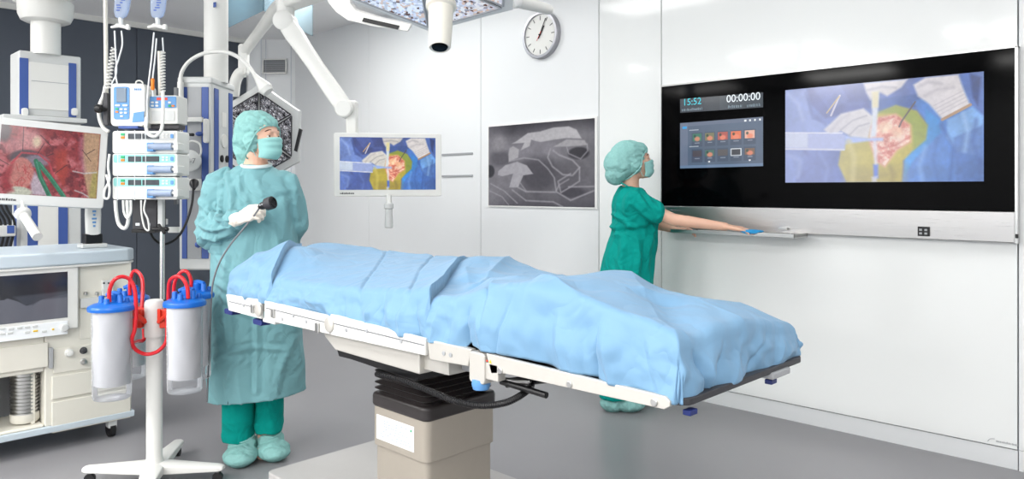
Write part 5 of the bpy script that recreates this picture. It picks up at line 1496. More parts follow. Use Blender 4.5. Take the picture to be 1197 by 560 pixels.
# red tubes
def rt(pts, lab): return tag(obj('suction_tube', M().tube(pts, .0085, 12), 'red'), lab, 'tube', 'red suction tubes')
rt([W(128, 353, 3.24), W(128, 340, 3.24), W(133, 328, 3.24), W(143, 323.5, 3.26), W(153, 328, 3.28), W(158, 342, 3.28), W(159, 365, 3.28), W(157.5, 385, 3.28), W(154, 398, 3.28), W(158, 408, 3.30), W(170, 414, 3.33), W(184, 411, 3.33), W(194, 400, 3.33), W(195.5, 385, 3.33), W(195.5, 370, 3.33)], 'long red tube arching from the near left canister and looping round the post')
rt([W(152, 345, 3.58), W(152, 330, 3.58), W(155, 319, 3.58), W(160, 317, 3.56), W(166, 325, 3.54), W(167, 340, 3.52), W(166, 356, 3.50), W(165, 370, 3.48)], 'short red tube arching over the far left canister')
rt([W(220, 349, 3.24), W(219, 336, 3.24), W(214, 326, 3.24), W(207, 323, 3.25), W(199, 328, 3.27), W(197, 342, 3.29), W(197, 358, 3.30), W(196.5, 380, 3.32)], 'red tube arching over the near right canister')
rt([W(223, 341, 3.50), W(223.5, 328, 3.50), W(219, 318, 3.50), W(212, 318, 3.50), W(205, 328, 3.50), W(203, 343, 3.50), W(204, 356, 3.48)], 'red tube arching over the far right canister')
rt([W(168, 384, 3.47), W(168, 397, 3.46), W(161, 399, 3.42), W(155, 401, 3.32)], 'small red elbow tube low behind the post')

# ================================================================== MONITOR 2 ON ITS SPRING ARM, CEILING HUB
D3 = 4.15
tl3, tr3, bl3 = W(390, 155, D3), W(516, 156.5, D3 + .12), W(391, 230, D3)
Fm, mw, mh = monitor_frame(tl3, tr3, bl3)
m2 = thing('surgery_monitor', 'white monitor hanging on a spring arm and showing blue drapes and a knee', 'monitor', Fm((mw / 2, .05, -mh)))
obj('housing', M(Fm).rrect((mw / 2, .022, -mh / 2), mw, mh, .044, .01), 'white', m2, .004)
obj('back_cover', M(Fm).rrect((mw / 2, .06, -mh / 2), mw * .6, mh * .7, .04, .02), 'white', m2, .008)
P = surgery(180, 100, 0)
a_, b_ = .033, mw - .034
P.mesh('screen', Fm((a_, -.0012, -.024)), Fm((b_, -.0012, -.024)), Fm((a_, -.0012, -mh + .038)), m2)
marks('wordmark', Fm((.034, -.001, -mh + .014)), Fm.x, Fm.z, -Fm.y, .078, .010, 'dark_grey', m2, 4)
gr = obj('grip', M().lathe([(.018, 0), (.026, .006), (.027, .03), (.020, .036), (.022, .10), (.024, .135), (.018, .14)], W(454.5, 237, D3 + .02), (0, 0, -1), 24), 'pale_grey', m2, label='pale sterile grip below the screen')
obj('grip_stub', M().cyl(W(454.5, 228, D3 + .04), W(454.5, 238, D3 + .03), .016), 'white', gr)
am3 = thing('ceiling_boom', 'white ceiling boom whose spring arm slants down to the small hanging monitor', 'boom', W(333, 30, 4.45))
DH3 = 4.42
a, b = W(334, 26, DH3), W(404, 128, D3 + .12)
ax = (b - a).normalized(); yy_ = Vector((-ST, CT, 0)); sd = ax.cross(yy_).normalized()
Fz = Frame(a, ax, yy_, sd)
L = (b - a).length
rings = []
for x_, w_ in ((-.02, .045), (.1, .052), (.2, .046), (.5 * L, .042), (.8 * L, .046), (L - .03, .044), (L + .02, .035)):
    rings.append([(x_, -.045, -w_), (x_, .045, -w_), (x_, .055, -w_ * .6), (x_, .055, w_ * .6), (x_, .045, w_), (x_, -.045, w_), (x_, -.055, w_ * .6), (x_, -.055, -w_ * .6)])
obj('spring_arm', M(Fz).loft(rings), 'white', am3, .008, seg=3)
for q, r in ((a, .058), (b, .050)): obj('arm_joint', M().lathe([(r, -.062), (r, .062), (r * .85, .068)], q, -yy_, 36), 'white', am3)
pt = W(411.5, 118, D3 + .12); pb_ = W(411.5, 158, D3 + .1)
obj('drop_post', M(camframe(pt)).ext((-.032, -.03, pb_.z - pt.z - .01), (.032, .03, .0)), 'white', am3, .012)
hb_ = W(334, 0, DH3)
obj('hub', M().cyl(W(334, 22, DH3), (hb_.x, hb_.y, CEIL - .001), .052, n=36), 'white', am3)
e0, e1 = W(338, 2, DH3 + .02), W(404, 6, 4.0)
he = camframe(e0, math.atan2((e1 - e0).y, (e1 - e0).x) - TH)
Lh = math.hypot((e1 - e0).x, (e1 - e0).y)
obj('horizontal_arm', M(he).ext((-.05, -.06, -.045), (Lh, .06, .09)), 'white', am3, .02, seg=3)
obj('square_mark', M(he).box((.035, -.0615, .02), (.035, .002, .03)), 'blue', am3)
# second arm of the same boom carrying the upright lamp
l1_, l2_, l3_ = W(322, 12, 4.9), W(286, 60, 5.1), W(286, 84, 5.1)
ar2 = obj('lamp_arm', M().tube([W(330, 4, 4.8), l1_, W(304, 36, 5.0), l2_], [.045, .045, .035, .035], 14, smooth=3), 'white', am3)
obj('arm_elbow', M(camframe(W(285, 70, 5.1))).rrect((0, 0, 0), .06, .21, .06, .02), 'white', am3, .006)
obj('lamp_yoke', M().tube([l3_, W(280, 86, 5.1), W(275, 96, 5.1), W(273, 112, 5.12)], .038, 12), 'white', am3)

# ================================================================== SURGICAL LAMPS
def hexlamp(name, lab, F, R, cells, th=.09, rim=.20, n=6, rot=0):
    """F: x,z span the lamp face, -y is the face direction"""
    t = thing(name, lab, 'surgical lamp', F((0, 0, 0)))
    def hexpts(r, y, cr=.18):
        pts = []
        for k in range(n):
            a = 2 * math.pi * k / n + rot; 
            for s_ in (-1, 0, 1):
                g = a + s_ * cr; rr_ = r * (math.cos(math.pi / n) / math.cos(((g - rot + math.pi / n) % (2 * math.pi / n)) - math.pi / n) if s_ else .965)
                pts.append((rr_ * math.cos(g), y, rr_ * math.sin(g)))
        return pts
    rings = [hexpts(R * .90, 0), hexpts(R * .985, .004), hexpts(R, .02), hexpts(R * .96, .05), hexpts(R * .7, th), hexpts(R * .3, th + .03)]
    obj('housing', M(F).loft(rings), 'pale_grey' if cells == 'led_cells' else 'white', t, ang=40)
    # lens fields: six wedges round the middle
    for k in range(n):
        a0, a1 = 2 * math.pi * k / n + rot, 2 * math.pi * (k + 1) / n + rot
        Ro, Ri = R * (1 - rim), R * .30
        g = .012
        P4 = []
        for r_, a_ in ((Ri, a0), (Ro, a0), (Ro, a1), (Ri, a1)):
            P4.append(Vector((r_ * math.cos(a_), 0, r_ * math.sin(a_))))
        cc = sum(P4, Vector()) / 4
        P4 = [p + (cc - p).normalized() * g for p in P4]
        fld = obj('lens_field', M(F).prism([(p.x, -.004, p.z) for p in P4], (0, .006, 0)), cells, t)
        fr = M(F)
        for i in range(4):
            p, q = P4[i], P4[(i + 1) % 4]; fr.tube([(p.x, -.004, p.z), (q.x, -.004, q.z)], .004, 6, smooth=1)
        obj('gasket', fr, 'dark_grey' if cells == 'led_cells' else 'grey', fld)
    obj('centre', M(F).lathe([(R * .29, 0), (R * .27, .012), (R * .2, .016), (0, .017)], (0, 0, 0), (0, -1, 0), 36), 'grey' if cells == 'led_cells' else 'white', t)
    # dark grip slots in the rim
    for k in (0,) if cells == 'led_cells' else ():
        a0 = rot
        a = 2 * math.pi * (k) / n + rot + math.pi / n
    return t
c5 = W(303, 157, 5.12)
Fl = camframe(c5, -.25, .10)
L1 = hexlamp('surgical_lamp', 'upright hexagonal surgical lamp with dark lens cells behind the gowned person', Fl, .36, 'led_cells', rim=.19, rot=math.radians(26))
p = W(347, 165, 5.0)
q0, q1 = W(349.5, 150, 5.0), W(343.5, 176, 4.99)
obj('grip_slot', M().prism([q0 + Vector((.0, 0, 0)), W(353, 151.5, 4.99), W(346.8, 177.5, 4.98), q1], Vector((-ST, CT, 0)) * .02), 'black', L1)
# overhead lamp
c6 = W(494, -32, 2.35)
Fo = camframe(c6, 0.0, 0)
# face direction: down and a little toward the viewer
R3 = Matrix.Rotation(math.radians(68), 3, Fo.x); y_ = R3 @ Fo.y; z_ = R3 @ Fo.z
Ry = Matrix.Rotation(math.radians(4), 3, Vector((-ST, CT, 0)))
Fo = Frame(c6, Ry @ Fo.x, Ry @ y_, Ry @ z_)
L2 = hexlamp('surgical_lamp', 'overhead surgical lamp with glittering warm lens cells above the operating table', Fo, .35, 'led_cells_warm', rim=.14, rot=math.radians(30))
m = M(Fo)
b0, b1 = W(516, -6, 2.28), W(514, 56, 2.22)
cam_h = obj('camera_grip', M().lathe([(.044, -.03), (.042, .02), (.046, .03), (.046, .045), (.038, .05), (.033, (b1 - b0).length - .004), (.030, (b1 - b0).length), (.024, (b1 - b0).length - .004)], b0, b1 - b0, 40), 'cream', L2, label='cream camera grip hanging from the lamp centre')
obj('lens', M().lathe([(.026, (b1 - b0).length - .006), (.022, (b1 - b0).length + .001), (0, (b1 - b0).length + .002)], b0, b1 - b0, 28), 'black_gloss', cam_h)
rc = [W(x_, y_, 2.30) for x_, y_ in ((376, -14), (384, 4), (392, 14), (406, 24), (440, 32), (477, 37), (481, 29), (448, 22), (416, 12), (410, 4), (408, -14))]
rcv = obj('rim_grip', M().prism(rc, Vector((-ST, CT, .35)) * .035), 'white', L2, .005, label='rounded white grip band on the lamp rim')
obj('grip_slot', M().prism([W(x_, y_, 2.296) for x_, y_ in ((425, 20.5), (467, 30), (465, 34.5), (423, 25))], Vector((-ST, CT, 0)) * .004), 'black', rcv)
# mount arm from the lamp edge to the ceiling
obj('lamp_arm', M().tube([Fo((.0, .10, .1)), Fo((.0, .16, .30)), Fo((.05, .2, .5))], .035, 14), 'white', L2)
q_ = Fo((.05, .2, .5)); obj('ceiling_tube', M().cyl((q_.x, q_.y, q_.z - .03), (q_.x, q_.y, CEIL - .001), .04, n=30), 'white', L2)
# short white arm end in front of the wall, above the clock
a, b = W(602, 0, 3.6), W(641, 11, 3.75)
ae = thing('boom_arm_end', 'white rounded arm end reaching down from the ceiling above the clock', 'boom arm', b)
obj('arm', M().cap(a, .034, b, .026), 'white', ae)
q_ = a; obj('drop_tube', M().cyl((q_.x, q_.y, q_.z), (q_.x, q_.y, CEIL - .001), .036, n=28), 'white', ae)
obj('cap', M().sph(a, .04), 'white_gloss', ae)

# tinted glass apron hanging under the ceiling behind the booms
gp0 = [W(265, 17, 5.6), W(300, 3, 5.35), W(330, -12, 5.1), W(327, 8, 5.15), W(306, 25, 5.4)]
zc_ = CEIL
m = M()
A_, B_ = W(264, 17, 5.9), W(306, 25, 5.4)
q0, q1 = Vector((A_.x, A_.y, 0)), Vector((W(308, 0, 5.3).x, W(308, 0, 5.3).y, 0)); q2 = Vector((W(366, 0, 6.2).x, W(366, 0, 6.2).y, 0))
for k, (u_, v_) in enumerate(((q0, q1), (q1, q2))):
    d = (v_ - u_); n_ = Vector((-d.y, d.x, 0)).normalized() * .008
    z_ = 2.60
    s_ = M().prism([u_ + Vector((0, 0, z_)), v_ + Vector((0, 0, z_)), v_ + Vector((0, 0, CEIL - .002)), u_ + Vector((0, 0, CEIL - .002))], n_)
    tag(obj('glass_apron', s_, 'teal_glass'), ('pale blue glass pane hanging under the ceiling, ending at the white boom hub' if k == 0 else 'pale blue glass pane hanging under the ceiling behind the spring arm'), 'glass pane')

# ================================================================== PEOPLE
def folds(p, n, F, f=(9, 9, 3.2), amp=.006, seed=0.0, f2=26, amp2=.0015):
    q = p - F.o; l = (q.dot(F.x), q.dot(F.y), q.z)
    a = noise.noise((l[0] * f[0] + seed, l[1] * f[1], l[2] * f[2]))
    b = noise.noise((l[0] * f2, l[1] * f2, l[2] * f2 * .6 + seed))
    r = 1 - 2.4 * abs(a)
    return amp * max(-1, min(1, r)) + amp2 * b
def crease(p, pts, F, h, wd):
    """raised fold of cloth along a polyline of world points"""
    best = 9
    for i in range(len(pts) - 1):
        a, b = pts[i] - F.o, pts[i + 1] - F.o; q = p - F.o
        ax, az, bx_, bz_ = a.dot(F.x), a.z, b.dot(F.x), b.z; qx, qz = q.dot(F.x), q.z
        ex, ez = bx_ - ax, bz_ - az
        t = max(0, min(1, ((qx - ax) * ex + (qz - az) * ez) / (ex * ex + ez * ez)))
        best = min(best, math.hypot(qx - ax - ex * t, qz - az - ez * t))
    return h * (math.exp(-best / wd) - .55 * math.exp(-((best - 2.2 * wd) / wd) ** 2))

def hand(m, wrist, fwd, palm_n, side_, s=1.0, curls=(.5, .55, .6, .65), thumb=.4, F=ID, thick=1.0, spread=.05, inflate=0.0):
    """palm and five fingers from the wrist; fwd along the hand, palm_n out of the palm, side_ toward the thumb"""
    f = fwd.normalized(); n = palm_n.normalized(); n = (n - f * n.dot(f)).normalized(); d = side_.normalized(); d = (d - f * d.dot(f) - n * d.dot(n)).normalized()
    PL = .088 * s; e = inflate
    for k, o_ in enumerate((-.030, -.010, .010, .028)):
        m.cap(wrist + d * o_ * .55 * s, .014 * s * thick + e, wrist + f * PL + d * o_ * s, .0115 * s * thick + e, 10)
    m.cap(wrist + f * .02 * s + d * .02 * s, .016 * s + e, wrist + f * .055 * s + d * .028 * s + n * .008 * s, .013 * s + e, 10)
    for k, (o_, L) in enumerate(((.029, .072), (.0095, .080), (-.0105, .074), (-.030, .058))):
        p = wrist + f * PL + d * o_ * s; a = 0; dir_ = (f + d * (o_ / .03) * spread).normalized()
        r = .0088 * s - k * .0004
        for j, (q, c_) in enumerate(((.45, curls[k] * .9), (.30, curls[k] * 1.15), (.25, curls[k] * .8))):
            a += c_
            dd = dir_ * math.cos(a) + n * math.sin(a)
            p2 = p + dd * L * q * s
            m.cap(p, r + e, p2, r * .9 + e, 10); p = p2; r *= .92
    p = wrist + f * .028 * s + d * .026 * s
    dd = (f * .72 + d * .62 + n * .35 * thumb).normalized(); p2 = p + dd * .038 * s; m.cap(p, .0125 * s + e, p2, .0105 * s + e, 10)
    dd = (f * .95 + d * .15 + n * .7 * thumb).normalized(); p3 = p2 + dd * .030 * s; m.cap(p2, .0105 * s + e, p3, .0092 * s + e, 10)
    dd = (f * .95 - d * .15 + n * .8 * thumb).normalized(); m.cap(p3, .0092 * s + e, p3 + dd * .022 * s, .0078 * s + e, 10)

def head(m, H):
    """head in frame H: x forward (face), y to the person's left, z up; origin between the ears"""
    m.sph((-.012, 0, .035), (.098, .076, .098), H, 24)                     # skull
    m.sph((.030, 0, -.005), (.062, .062, .085), H, 20)                     # mid face
    m.sph((.040, 0, -.060), (.044, .048, .045), H, 18)                     # jaw
    m.cap((.066, 0, -.088), .017, (.060, 0, -.080), .022, 12, H)          # chin
    m.cap((.078, -.026, .030), .014, (.078, .026, .030), .014, 12, H)     # brow
    m.cap((.088, 0, .022), .008, (.104, 0, -.018), .011, 12, H)           # nose
    m.sph((.100, .011, -.022), (.009, .008, .007), H, 10); m.sph((.100, -.011, -.022), (.009, .008, .007), H, 10)
    m.cap((.082, -.020, -.052), .009, (.082, .020, -.052), .009, 10, H)   # lips
    m.cap((.088, -.010, -.050), .007, (.088, .010, -.050), .007, 10, H)
    for s_ in (-1, 1):
        m.sph((.062, s_ * .036, -.012), (.026, .020, .024), H, 14)         # cheekbone
        m.sph((-.004, s_ * .077, -.004), (.018, .008, .031), H, 14)        # ear
        m.cap((.0, s_ * .078, .018), .006, (-.014, s_ * .082, .006), .005, 8, H)
def eyes(H, par):
    for s_ in (-1, 1):
        e_ = obj('eye', M(H).sph((.0715, s_ * .031, .010), .0125, n=16), 'eye_white', par)
        obj('iris', M(H).sph((.0825, s_ * .031, .010), (.0025, .0055, .0055), n=12), 'iris', e_)
        pts = [(.079, s_ * .014, .034), (.085, s_ * .024, .039), (.080, s_ * .038, .038), (.070, s_ * .048, .031)]
        obj('eyebrow', M(H).tube(pts, [.003, .0035, .003, .0015], 8), 'hair', par)
        obj('eyelid', M(H).sph((.0715, s_ * .031, .0165), (.0140, .0160, .0100), n=16), 'skin', par)
def headframe(c, yaw, pitch=0, roll=0, base=None):
    """yaw: 0 faces the viewer, +90 deg faces picture right"""
    F = camframe(c)
    f = F.x * math.sin(yaw) - F.y * math.cos(yaw); up = Vector((0, 0, 1)); l = up.cross(f)
    R = Matrix.Rotation(-pitch, 3, l); f = R @ f; up = R @ up
    R = Matrix.Rotation(roll, 3, f); l = R @ l; up = R @ up
    return Frame(c, f, l, up)
def face_mask(H, par):
    """pleated surgical mask over nose, cheeks and chin"""
    nu_, nv2 = 28, 22; vs = []
    for j in range(nv2 + 1):
        t = j / nv2                                             # 0 top, 1 under the chin
        z = .004 - .108 * t
        fx = .114 - .004 * t - .030 * max(0, t - .78) / .22 if t > .12 else .106 + .008 * t / .12
        half = (.070 - .012 * t)
        for i in range(nu_ + 1):
            s_ = (i / nu_) * 2 - 1
            a = s_ * math.radians(78)
            nose = math.exp(-(s_ / .22) ** 2) * (.006 * (1 - t))
            x = .012 + (fx - .012) * math.cos(a) ** .75 + nose
            y = half * math.sin(a) / math.sin(math.radians(78))
            pl = .0022 * math.sin(t * math.pi * 7) * math.cos(a)
            zz = z - .012 * abs(s_) ** 2 * (0.5 - t) * 2
            vs.append((x + pl, y * 1.02, zz))
    fs = [(j * (nu_ + 1) + i, j * (nu_ + 1) + i + 1, (j + 1) * (nu_ + 1) + i + 1, (j + 1) * (nu_ + 1) + i) for j in range(nv2) for i in range(nu_)]
    m = M(H).add(vs, fs)
    o = obj('face_mask', m, 'mask', par, ang=180); so = o.modifiers.new('thickness', 'SOLIDIFY'); so.thickness = .002
    for s_ in (-1, 1):
        obj('ear_loop', M(H).tube([(.026, s_ * .072, .002), (.010, s_ * .082, .010), (-.012, s_ * .086, .014), (-.018, s_ * .084, -.008), (.0, s_ * .080, -.030), (.024, s_ * .062, -.088)], .0018, 6), 'mask', o)
    return o

# ------------------------------------------------------------------ person in the long gown
D1 = 3.72
G1 = W(293, 400, D1); G1.z = 0
P1 = camframe(G1)
def L1_(px, py, dy=0.0): return W(px, py, D1 + dy)
p1 = thing('person', 'person in a long pale teal gown holding a small black camera behind the table', 'person', G1)
H1 = headframe(L1_(305, 163, -.01), math.radians(66), math.radians(2), 0)
hipL, hipR = L1_(283, 335), L1_(314, 335)
kneeL, kneeR = L1_(281, 432, -.02), L1_(312, 430, 0)
ankL = W(280, 521, D1 - .02); ankR = W(310, 515, D1 + .04)
shL, shR = L1_(258, 214, .02), L1_(335, 215, .03)
elL, elR = L1_(243, 268, .0), L1_(349, 262, .06)
wrL = W(279, 256, D1 - .20); wrR = L1_(338, 292, .20)
hd_dir = (W(316, 238.5, D1 - .27) - wrL)
m = M()
head(m, H1)
nb = L1_(299, 196, .01)
m.cap(L1_(300, 172, .02), .050, nb, .058, 16).cap(nb, .062, L1_(298, 208, .02), .085, 16)
m.cap(L1_(264, 216, .02), .050, L1_(330, 216, .03), .050, 16).cap(L1_(285, 232, .01), .080, L1_(290, 275, .01), .08, 16).cap(L1_(308, 232, .01), .080, L1_(305, 275, .01), .08, 16).cap(L1_(297, 275), .09, L1_(298, 325, .02), .12, 16)
for h_, k_, a_ in ((hipL, kneeL, ankL), (hipR, kneeR, ankR)):
    m.cap(h_, .088, k_, .055, 14).cap(k_, .055, a_, .038, 14)
    t_ = a_ + Vector((ST * .07 + CT * .010, -CT * .07 + ST * .010, 0)); t_.z = .035; h2 = Vector((a_.x, a_.y, .035)); m.cap(h2, .034, t_, .034, 12).cap(a_, .038, h2, .036, 12)
for s_, e_, w_ in ((shL, elL, wrL), (shR, elR, wrR)):
    m.cap(s_, .042, e_, .040, 14).cap(e_, .040, w_, .026, 14)
vw = Vector((-ST, CT, 0)); rt_ = Vector((CT, ST, 0)); up_ = Vector((0, 0, 1))
hand(m, wrL, hd_dir, -up_ * .5 + vw * .75 + rt_ * .2, up_ + vw * .2 - rt_ * .1, .98, (.75, .8, .85, .9), .9)
hand(m, wrR, vw * .5 - rt_ * .3 - up_ * .6, -rt_, vw, .95, (.3, .3, .35, .4), .3)
b1_ = obj('body', m, 'skin', p1); remesh(b1_, .0042, 5, .5)
eyes(H1, p1)
face_mask(H1, p1)
# glove over the holding hand and wrist, with its cuff
m = M(); hand(m, wrL, hd_dir, -up_ * .5 + vw * .75 + rt_ * .2, up_ + vw * .2 - rt_ * .1, .98, (.75, .8, .85, .9), .9, inflate=.0026)
wb = wrL - (wrL - elL).normalized() * .075
m.cap(wrL, .031, wb, .036, 18)
gl = obj('glove', m, 'glove', p1)
remesh(gl, .003, 3, .5, lambda p, n: .0016 * noise.noise(p * 60) + .0012 * (1 - abs(noise.noise((p.x * 25, p.y * 25, p.z * 60))) * 3))
# camera head held in the glove
hd = hd_dir.normalized()
pa_, pb2 = W(303, 242, D1 - .275), W(319, 236.5, D1 - .30)
dd = (pb2 - pa_).normalized()
cm_ = thing('camera_head', 'small black camera head held in the white glove, trailing a grey cord', 'camera head', pa_)
obj('barrel', M().lathe([(.010, .0), (.016, .010), (.018, .02), (.019, .045)], pa_, dd, 28), 'black', cm_)
obj('focus_ring', M().lathe([(.022, .040), (.029, .044), (.030, .062), (.029, .078), (.024, .080)], pa_, dd, 32), 'dark_grey', cm_)
obj('front_ring', M().lathe([(.024, .080), (.026, .082), (.020, .084), (.018, .076), (.0, .074)], pa_, dd, 32), 'black', cm_)
for k in range(3):
    q = pa_ + dd * (.012 + .012 * k) - vw * .017 + up_ * .006; obj('button', M().cyl(q, q - vw * .004, .004, n=12), 'grey', cm_)
obj('cord', M().tube([pa_ + dd * .005, W(297, 252, D1 - .25), W(284, 268, D1 - .24), W(270, 285, D1 - .24), W(257, 306, D1 - .24), W(249, 330, D1 - .235), W(247, 352, D1 - .235), W(246, 376, D1 - .24), W(244, 420, D1 - .22), (W(242, 470, D1 - .2))], .0042, 8), 'mid_grey', cm_)

# gown: lofted front and skirt with sleeves, fused into one cloth surface
def ring(F, cx_, cy_, z, hw, hd, n=40, pw=.85, sk=0):
    pts = []
    for k in range(n):
        a = 2 * math.pi * k / n; c_, s_ = math.cos(a), math.sin(a)
        pts.append((cx_ + hw * math.copysign(abs(c_) ** pw, c_), cy_ + hd * math.copysign(abs(s_) ** pw, s_), z + sk * c_))
    return pts
def px1(px): return (px - CX) / FPX * D1 - (293 - CX) / FPX * D1
def pz1(py): return EYE - (py - HY) / FPX * D1
rings = []
for py, xl_, xr_2, hd2 in ((194, 283, 316, .062), (199, 272, 325, .075), (206, 258, 338, .090), (216, 252, 343, .108), (235, 253, 343, .125), (262, 252, 344, .135), (300, 250, 347, .145), (345, 247, 350, .155), (400, 245.5, 352, .165), (440, 245, 353, .168), (458, 244, 353, .170), (462, 244, 353.5, .170)):
    x0, x1 = px1(xl_), px1(xr_2)
    rings.append(ring(P1, (x0 + x1) / 2, .01, pz1(py), (x1 - x0) / 2, hd2, pw=.9, sk=(.022 if py > 430 else 0)))
m = M(P1).loft(rings[::-1])
m.F = ID
# right sleeve in the picture's left: full upper sleeve, baggy elbow, forearm to the elastic cuff
m.cap(L1_(262, 215, .01), .072, L1_(254, 240, .0), .078, 18).cap(L1_(254, 240), .078, L1_(249, 266, -.01), .074, 18)
cf = wrL - (wrL - elL).normalized() * .045
m.cap(L1_(249, 266, -.01), .072, L1_(258, 268, -.09), .066, 18).cap(L1_(256, 269, -.09), .064, cf, .043, 18)
m.sph(L1_(247, 272, -.05), .062)
m.cap(L1_(331, 214, .02), .066, L1_(341, 238, .04), .060, 18).cap(L1_(341, 238, .04), .060, L1_(345, 262, .06), .055, 18).cap(L1_(344, 262, .07), .053, L1_(334, 288, .16), .045, 18)
gw = obj('gown', m, 'gown', p1)
zhem = pz1(466)
cre = [([L1_(262, 206, -.10), L1_(268, 225, -.14), L1_(270, 250, -.14)], .010, .010), ([L1_(336, 206, -.08), L1_(340, 225, -.08), L1_(343, 255, -.06)], .008, .010),
       ([L1_(272, 216, -.13), L1_(284, 228, -.15), L1_(292, 250, -.16)], .006, .010), ([L1_(300, 216, -.14), L1_(318, 224, -.13), L1_(334, 222, -.10)], .004, .010),
       ([L1_(245, 330, -.13), L1_(262, 340, -.17), L1_(285, 338, -.18)], .006, .010), ([L1_(296, 330, -.17), L1_(298, 390, -.18), L1_(297, 460, -.19)], .007, .010),
       ([L1_(250, 420, -.15), L1_(270, 412, -.18), L1_(296, 408, -.19), L1_(325, 412, -.18)], .006, .009), ([L1_(262, 300, -.16), L1_(258, 330, -.16), L1_(262, 400, -.18)], .006, .012),
       ([L1_(243, 246, -.10), L1_(252, 256, -.12), L1_(266, 258, -.20)], .012, .010), ([L1_(238, 262, -.08), L1_(250, 268, -.14), L1_(268, 266, -.20)], .011, .009),
       ([L1_(240, 275, -.10), L1_(254, 277, -.15), L1_(268, 272, -.2)], .010, .008), ([L1_(252, 240, -.08), L1_(258, 250, -.10), L1_(264, 262, -.16)], .010, .008),
       ([L1_(278, 208, -.12), L1_(280, 226, -.13), L1_(288, 236, -.13)], .006, .008), ([L1_(306, 250, -.13), L1_(318, 268, -.14), L1_(322, 290, -.14)], .005, .010),
       ([L1_(325, 235, -.13), L1_(328, 255, -.13), L1_(326, 280, -.13)], .005, .010), ([L1_(255, 345, -.14), L1_(275, 362, -.16), L1_(296, 372, -.17)], .006, .009),
       ([L1_(300, 376, -.17), L1_(322, 368, -.16), L1_(345, 352, -.13)], .005, .010), ([L1_(262, 452, -.16), L1_(268, 430, -.17), L1_(282, 420, -.17)], .005, .008),
       ([L1_(320, 460, -.16), L1_(324, 430, -.17), L1_(336, 400, -.16)], .006, .010), ([L1_(250, 300, -.12), L1_(268, 318, -.15), L1_(276, 345, -.16)], .006, .009)]
def gdisp(p, n):
    q = p - P1.o; lx, ly = q.dot(P1.x), q.dot(P1.y)
    d = folds(p, n, P1, (6, 6, 2.4), .013, 2.0, 16, .003)
    arm = lx < -.10 and p.z > 1.02
    if arm: d += folds(p, n, P1, (9, 9, 20), .014, 4.0, 30, .003)
    if n.dot(P1.y) < .1:
        for pts, h, wd2 in cre: d += crease(p, pts, P1, h * 1.3, wd2 * 1.1)
    if p.z < zhem + .03 and n.z < -.5 and math.hypot((lx - .02) / .225, ly / .15) < 1:
        return Vector((0, 0, .22))
    if n.z < -.5 and p.z < zhem + .05: d = 0
    return d
remesh(gw, .006, 4, .5, gdisp)
# cuff ring and collar
cdir = (wrL - elL).normalized()
obj('cuff', M().lathe([(.046, -.030), (.048, -.018), (.044, 0), (.036, .006)], wrL - cdir * .046, cdir, 28), 'gown', p1)
nc = L1_(299.5, 190, -.004)
cn2 = Frame(nc, P1.x, P1.y, (0, 0, 1))
m = M(cn2); pts = []
for k in range(25):
    a = 2 * math.pi * k / 24
    pts.append((.068 * math.cos(a), .066 * math.sin(a) - .002, -.014 + .012 * math.sin(a)))
obj('collar', m.tube(pts, .0095, 10, smooth=2), 'gown_collar', p1)
# bouffant cap: slouching at the nape, gathered edge round the face
m = M(H1)
m.sph((-.030, 0, .055), (.106, .096, .092)); m.sph((-.068, 0, .020), (.084, .086, .098)); m.sph((-.092, 0, -.045), (.058, .066, .078)); m.sph((-.075, 0, .080), (.066, .064, .066))
m.cap((-.095, 0, -.02), .064, (-.098, 0, -.085), .048, 16)
m.sph((.034, 0, .075), (.052, .062, .040))
for s_ in (-1, 1): m.sph((-.006, s_ * .050, -.004), (.044, .044, .060))
cp_ = obj('surgical_cap', m, 'cap', p1)
def capdisp(H):
    def f(p, n):
        q = p - H.o; x, y, z = q.dot(H.x), q.dot(H.y), q.dot(H.z)
        a = math.atan2(z - .02, y); rr_ = math.hypot(y, z - .02)
        g = math.sin(18 * a + 4 * noise.noise((x * 20, y * 20, 2.0))) 
        edge = max(0, min(1, (x + .06) / .08))
        return .0028 * g * edge + .005 * (1 - 2.6 * abs(noise.noise((x * 22, y * 14, z * 14)))) * (1 - edge * .5) - .001
    return f
remesh(cp_, .0038, 3, .5, capdisp(H1))
band = [H1(q) for q in [(.082, 0, .064), (.074, .046, .056), (.050, .078, .030), (.032, .088, -.004), (.004, .088, -.044), (-.034, .072, -.082), (-.056, 0, -.104), (-.034, -.072, -.082), (.004, -.088, -.044), (.032, -.088, -.004), (.050, -.078, .030), (.074, -.046, .056), (.082, 0, .064)]]
obj('cap_band', M().tube(band, .0042, 8), 'cap', p1)
# trousers
for h_, k_, a_, cxp, zz_ in ((hipL, kneeL, ankL, 280, 527), (hipR, kneeR, ankR, 312, 517)):
    pass
m = M(P1); 
def leg_rings(ax_, ay_, tz, bz, rt0, rb0, rd, sh=0):
    R_ = []
    for k in range(10):
        t = k / 9; R_.append(ring(P1, ax_ + sh * t, ay_, tz * (1 - t) + bz * t, rt0 * (1 - t) + rb0 * t, rd, 28))
    return R_
z1b, z2b = .095, .125
m.loft(leg_rings(px1(280), -.01, .95, z1b, .080, .070, .080)[::-1])
tr1 = obj('trouser_leg', m, 'scrub', p1)
remesh(tr1, .006, 4, .5, lambda p, n: folds(p, n, P1, (12, 12, 5), .006, 1.0) + (.004 * math.exp(-((p.z - .12) / .02) ** 2) if p.z < .2 else 0))
m = M(P1).loft(leg_rings(px1(311.5), .04, .95, z2b, .078, .062, .076)[::-1])
tr2 = obj('trouser_leg', m, 'scrub', p1)
remesh(tr2, .006, 4, .5, lambda p, n: folds(p, n, P1, (12, 12, 5), .006, 7.0) + (.004 * math.exp(-((p.z - .16) / .02) ** 2) if p.z < .24 else 0))
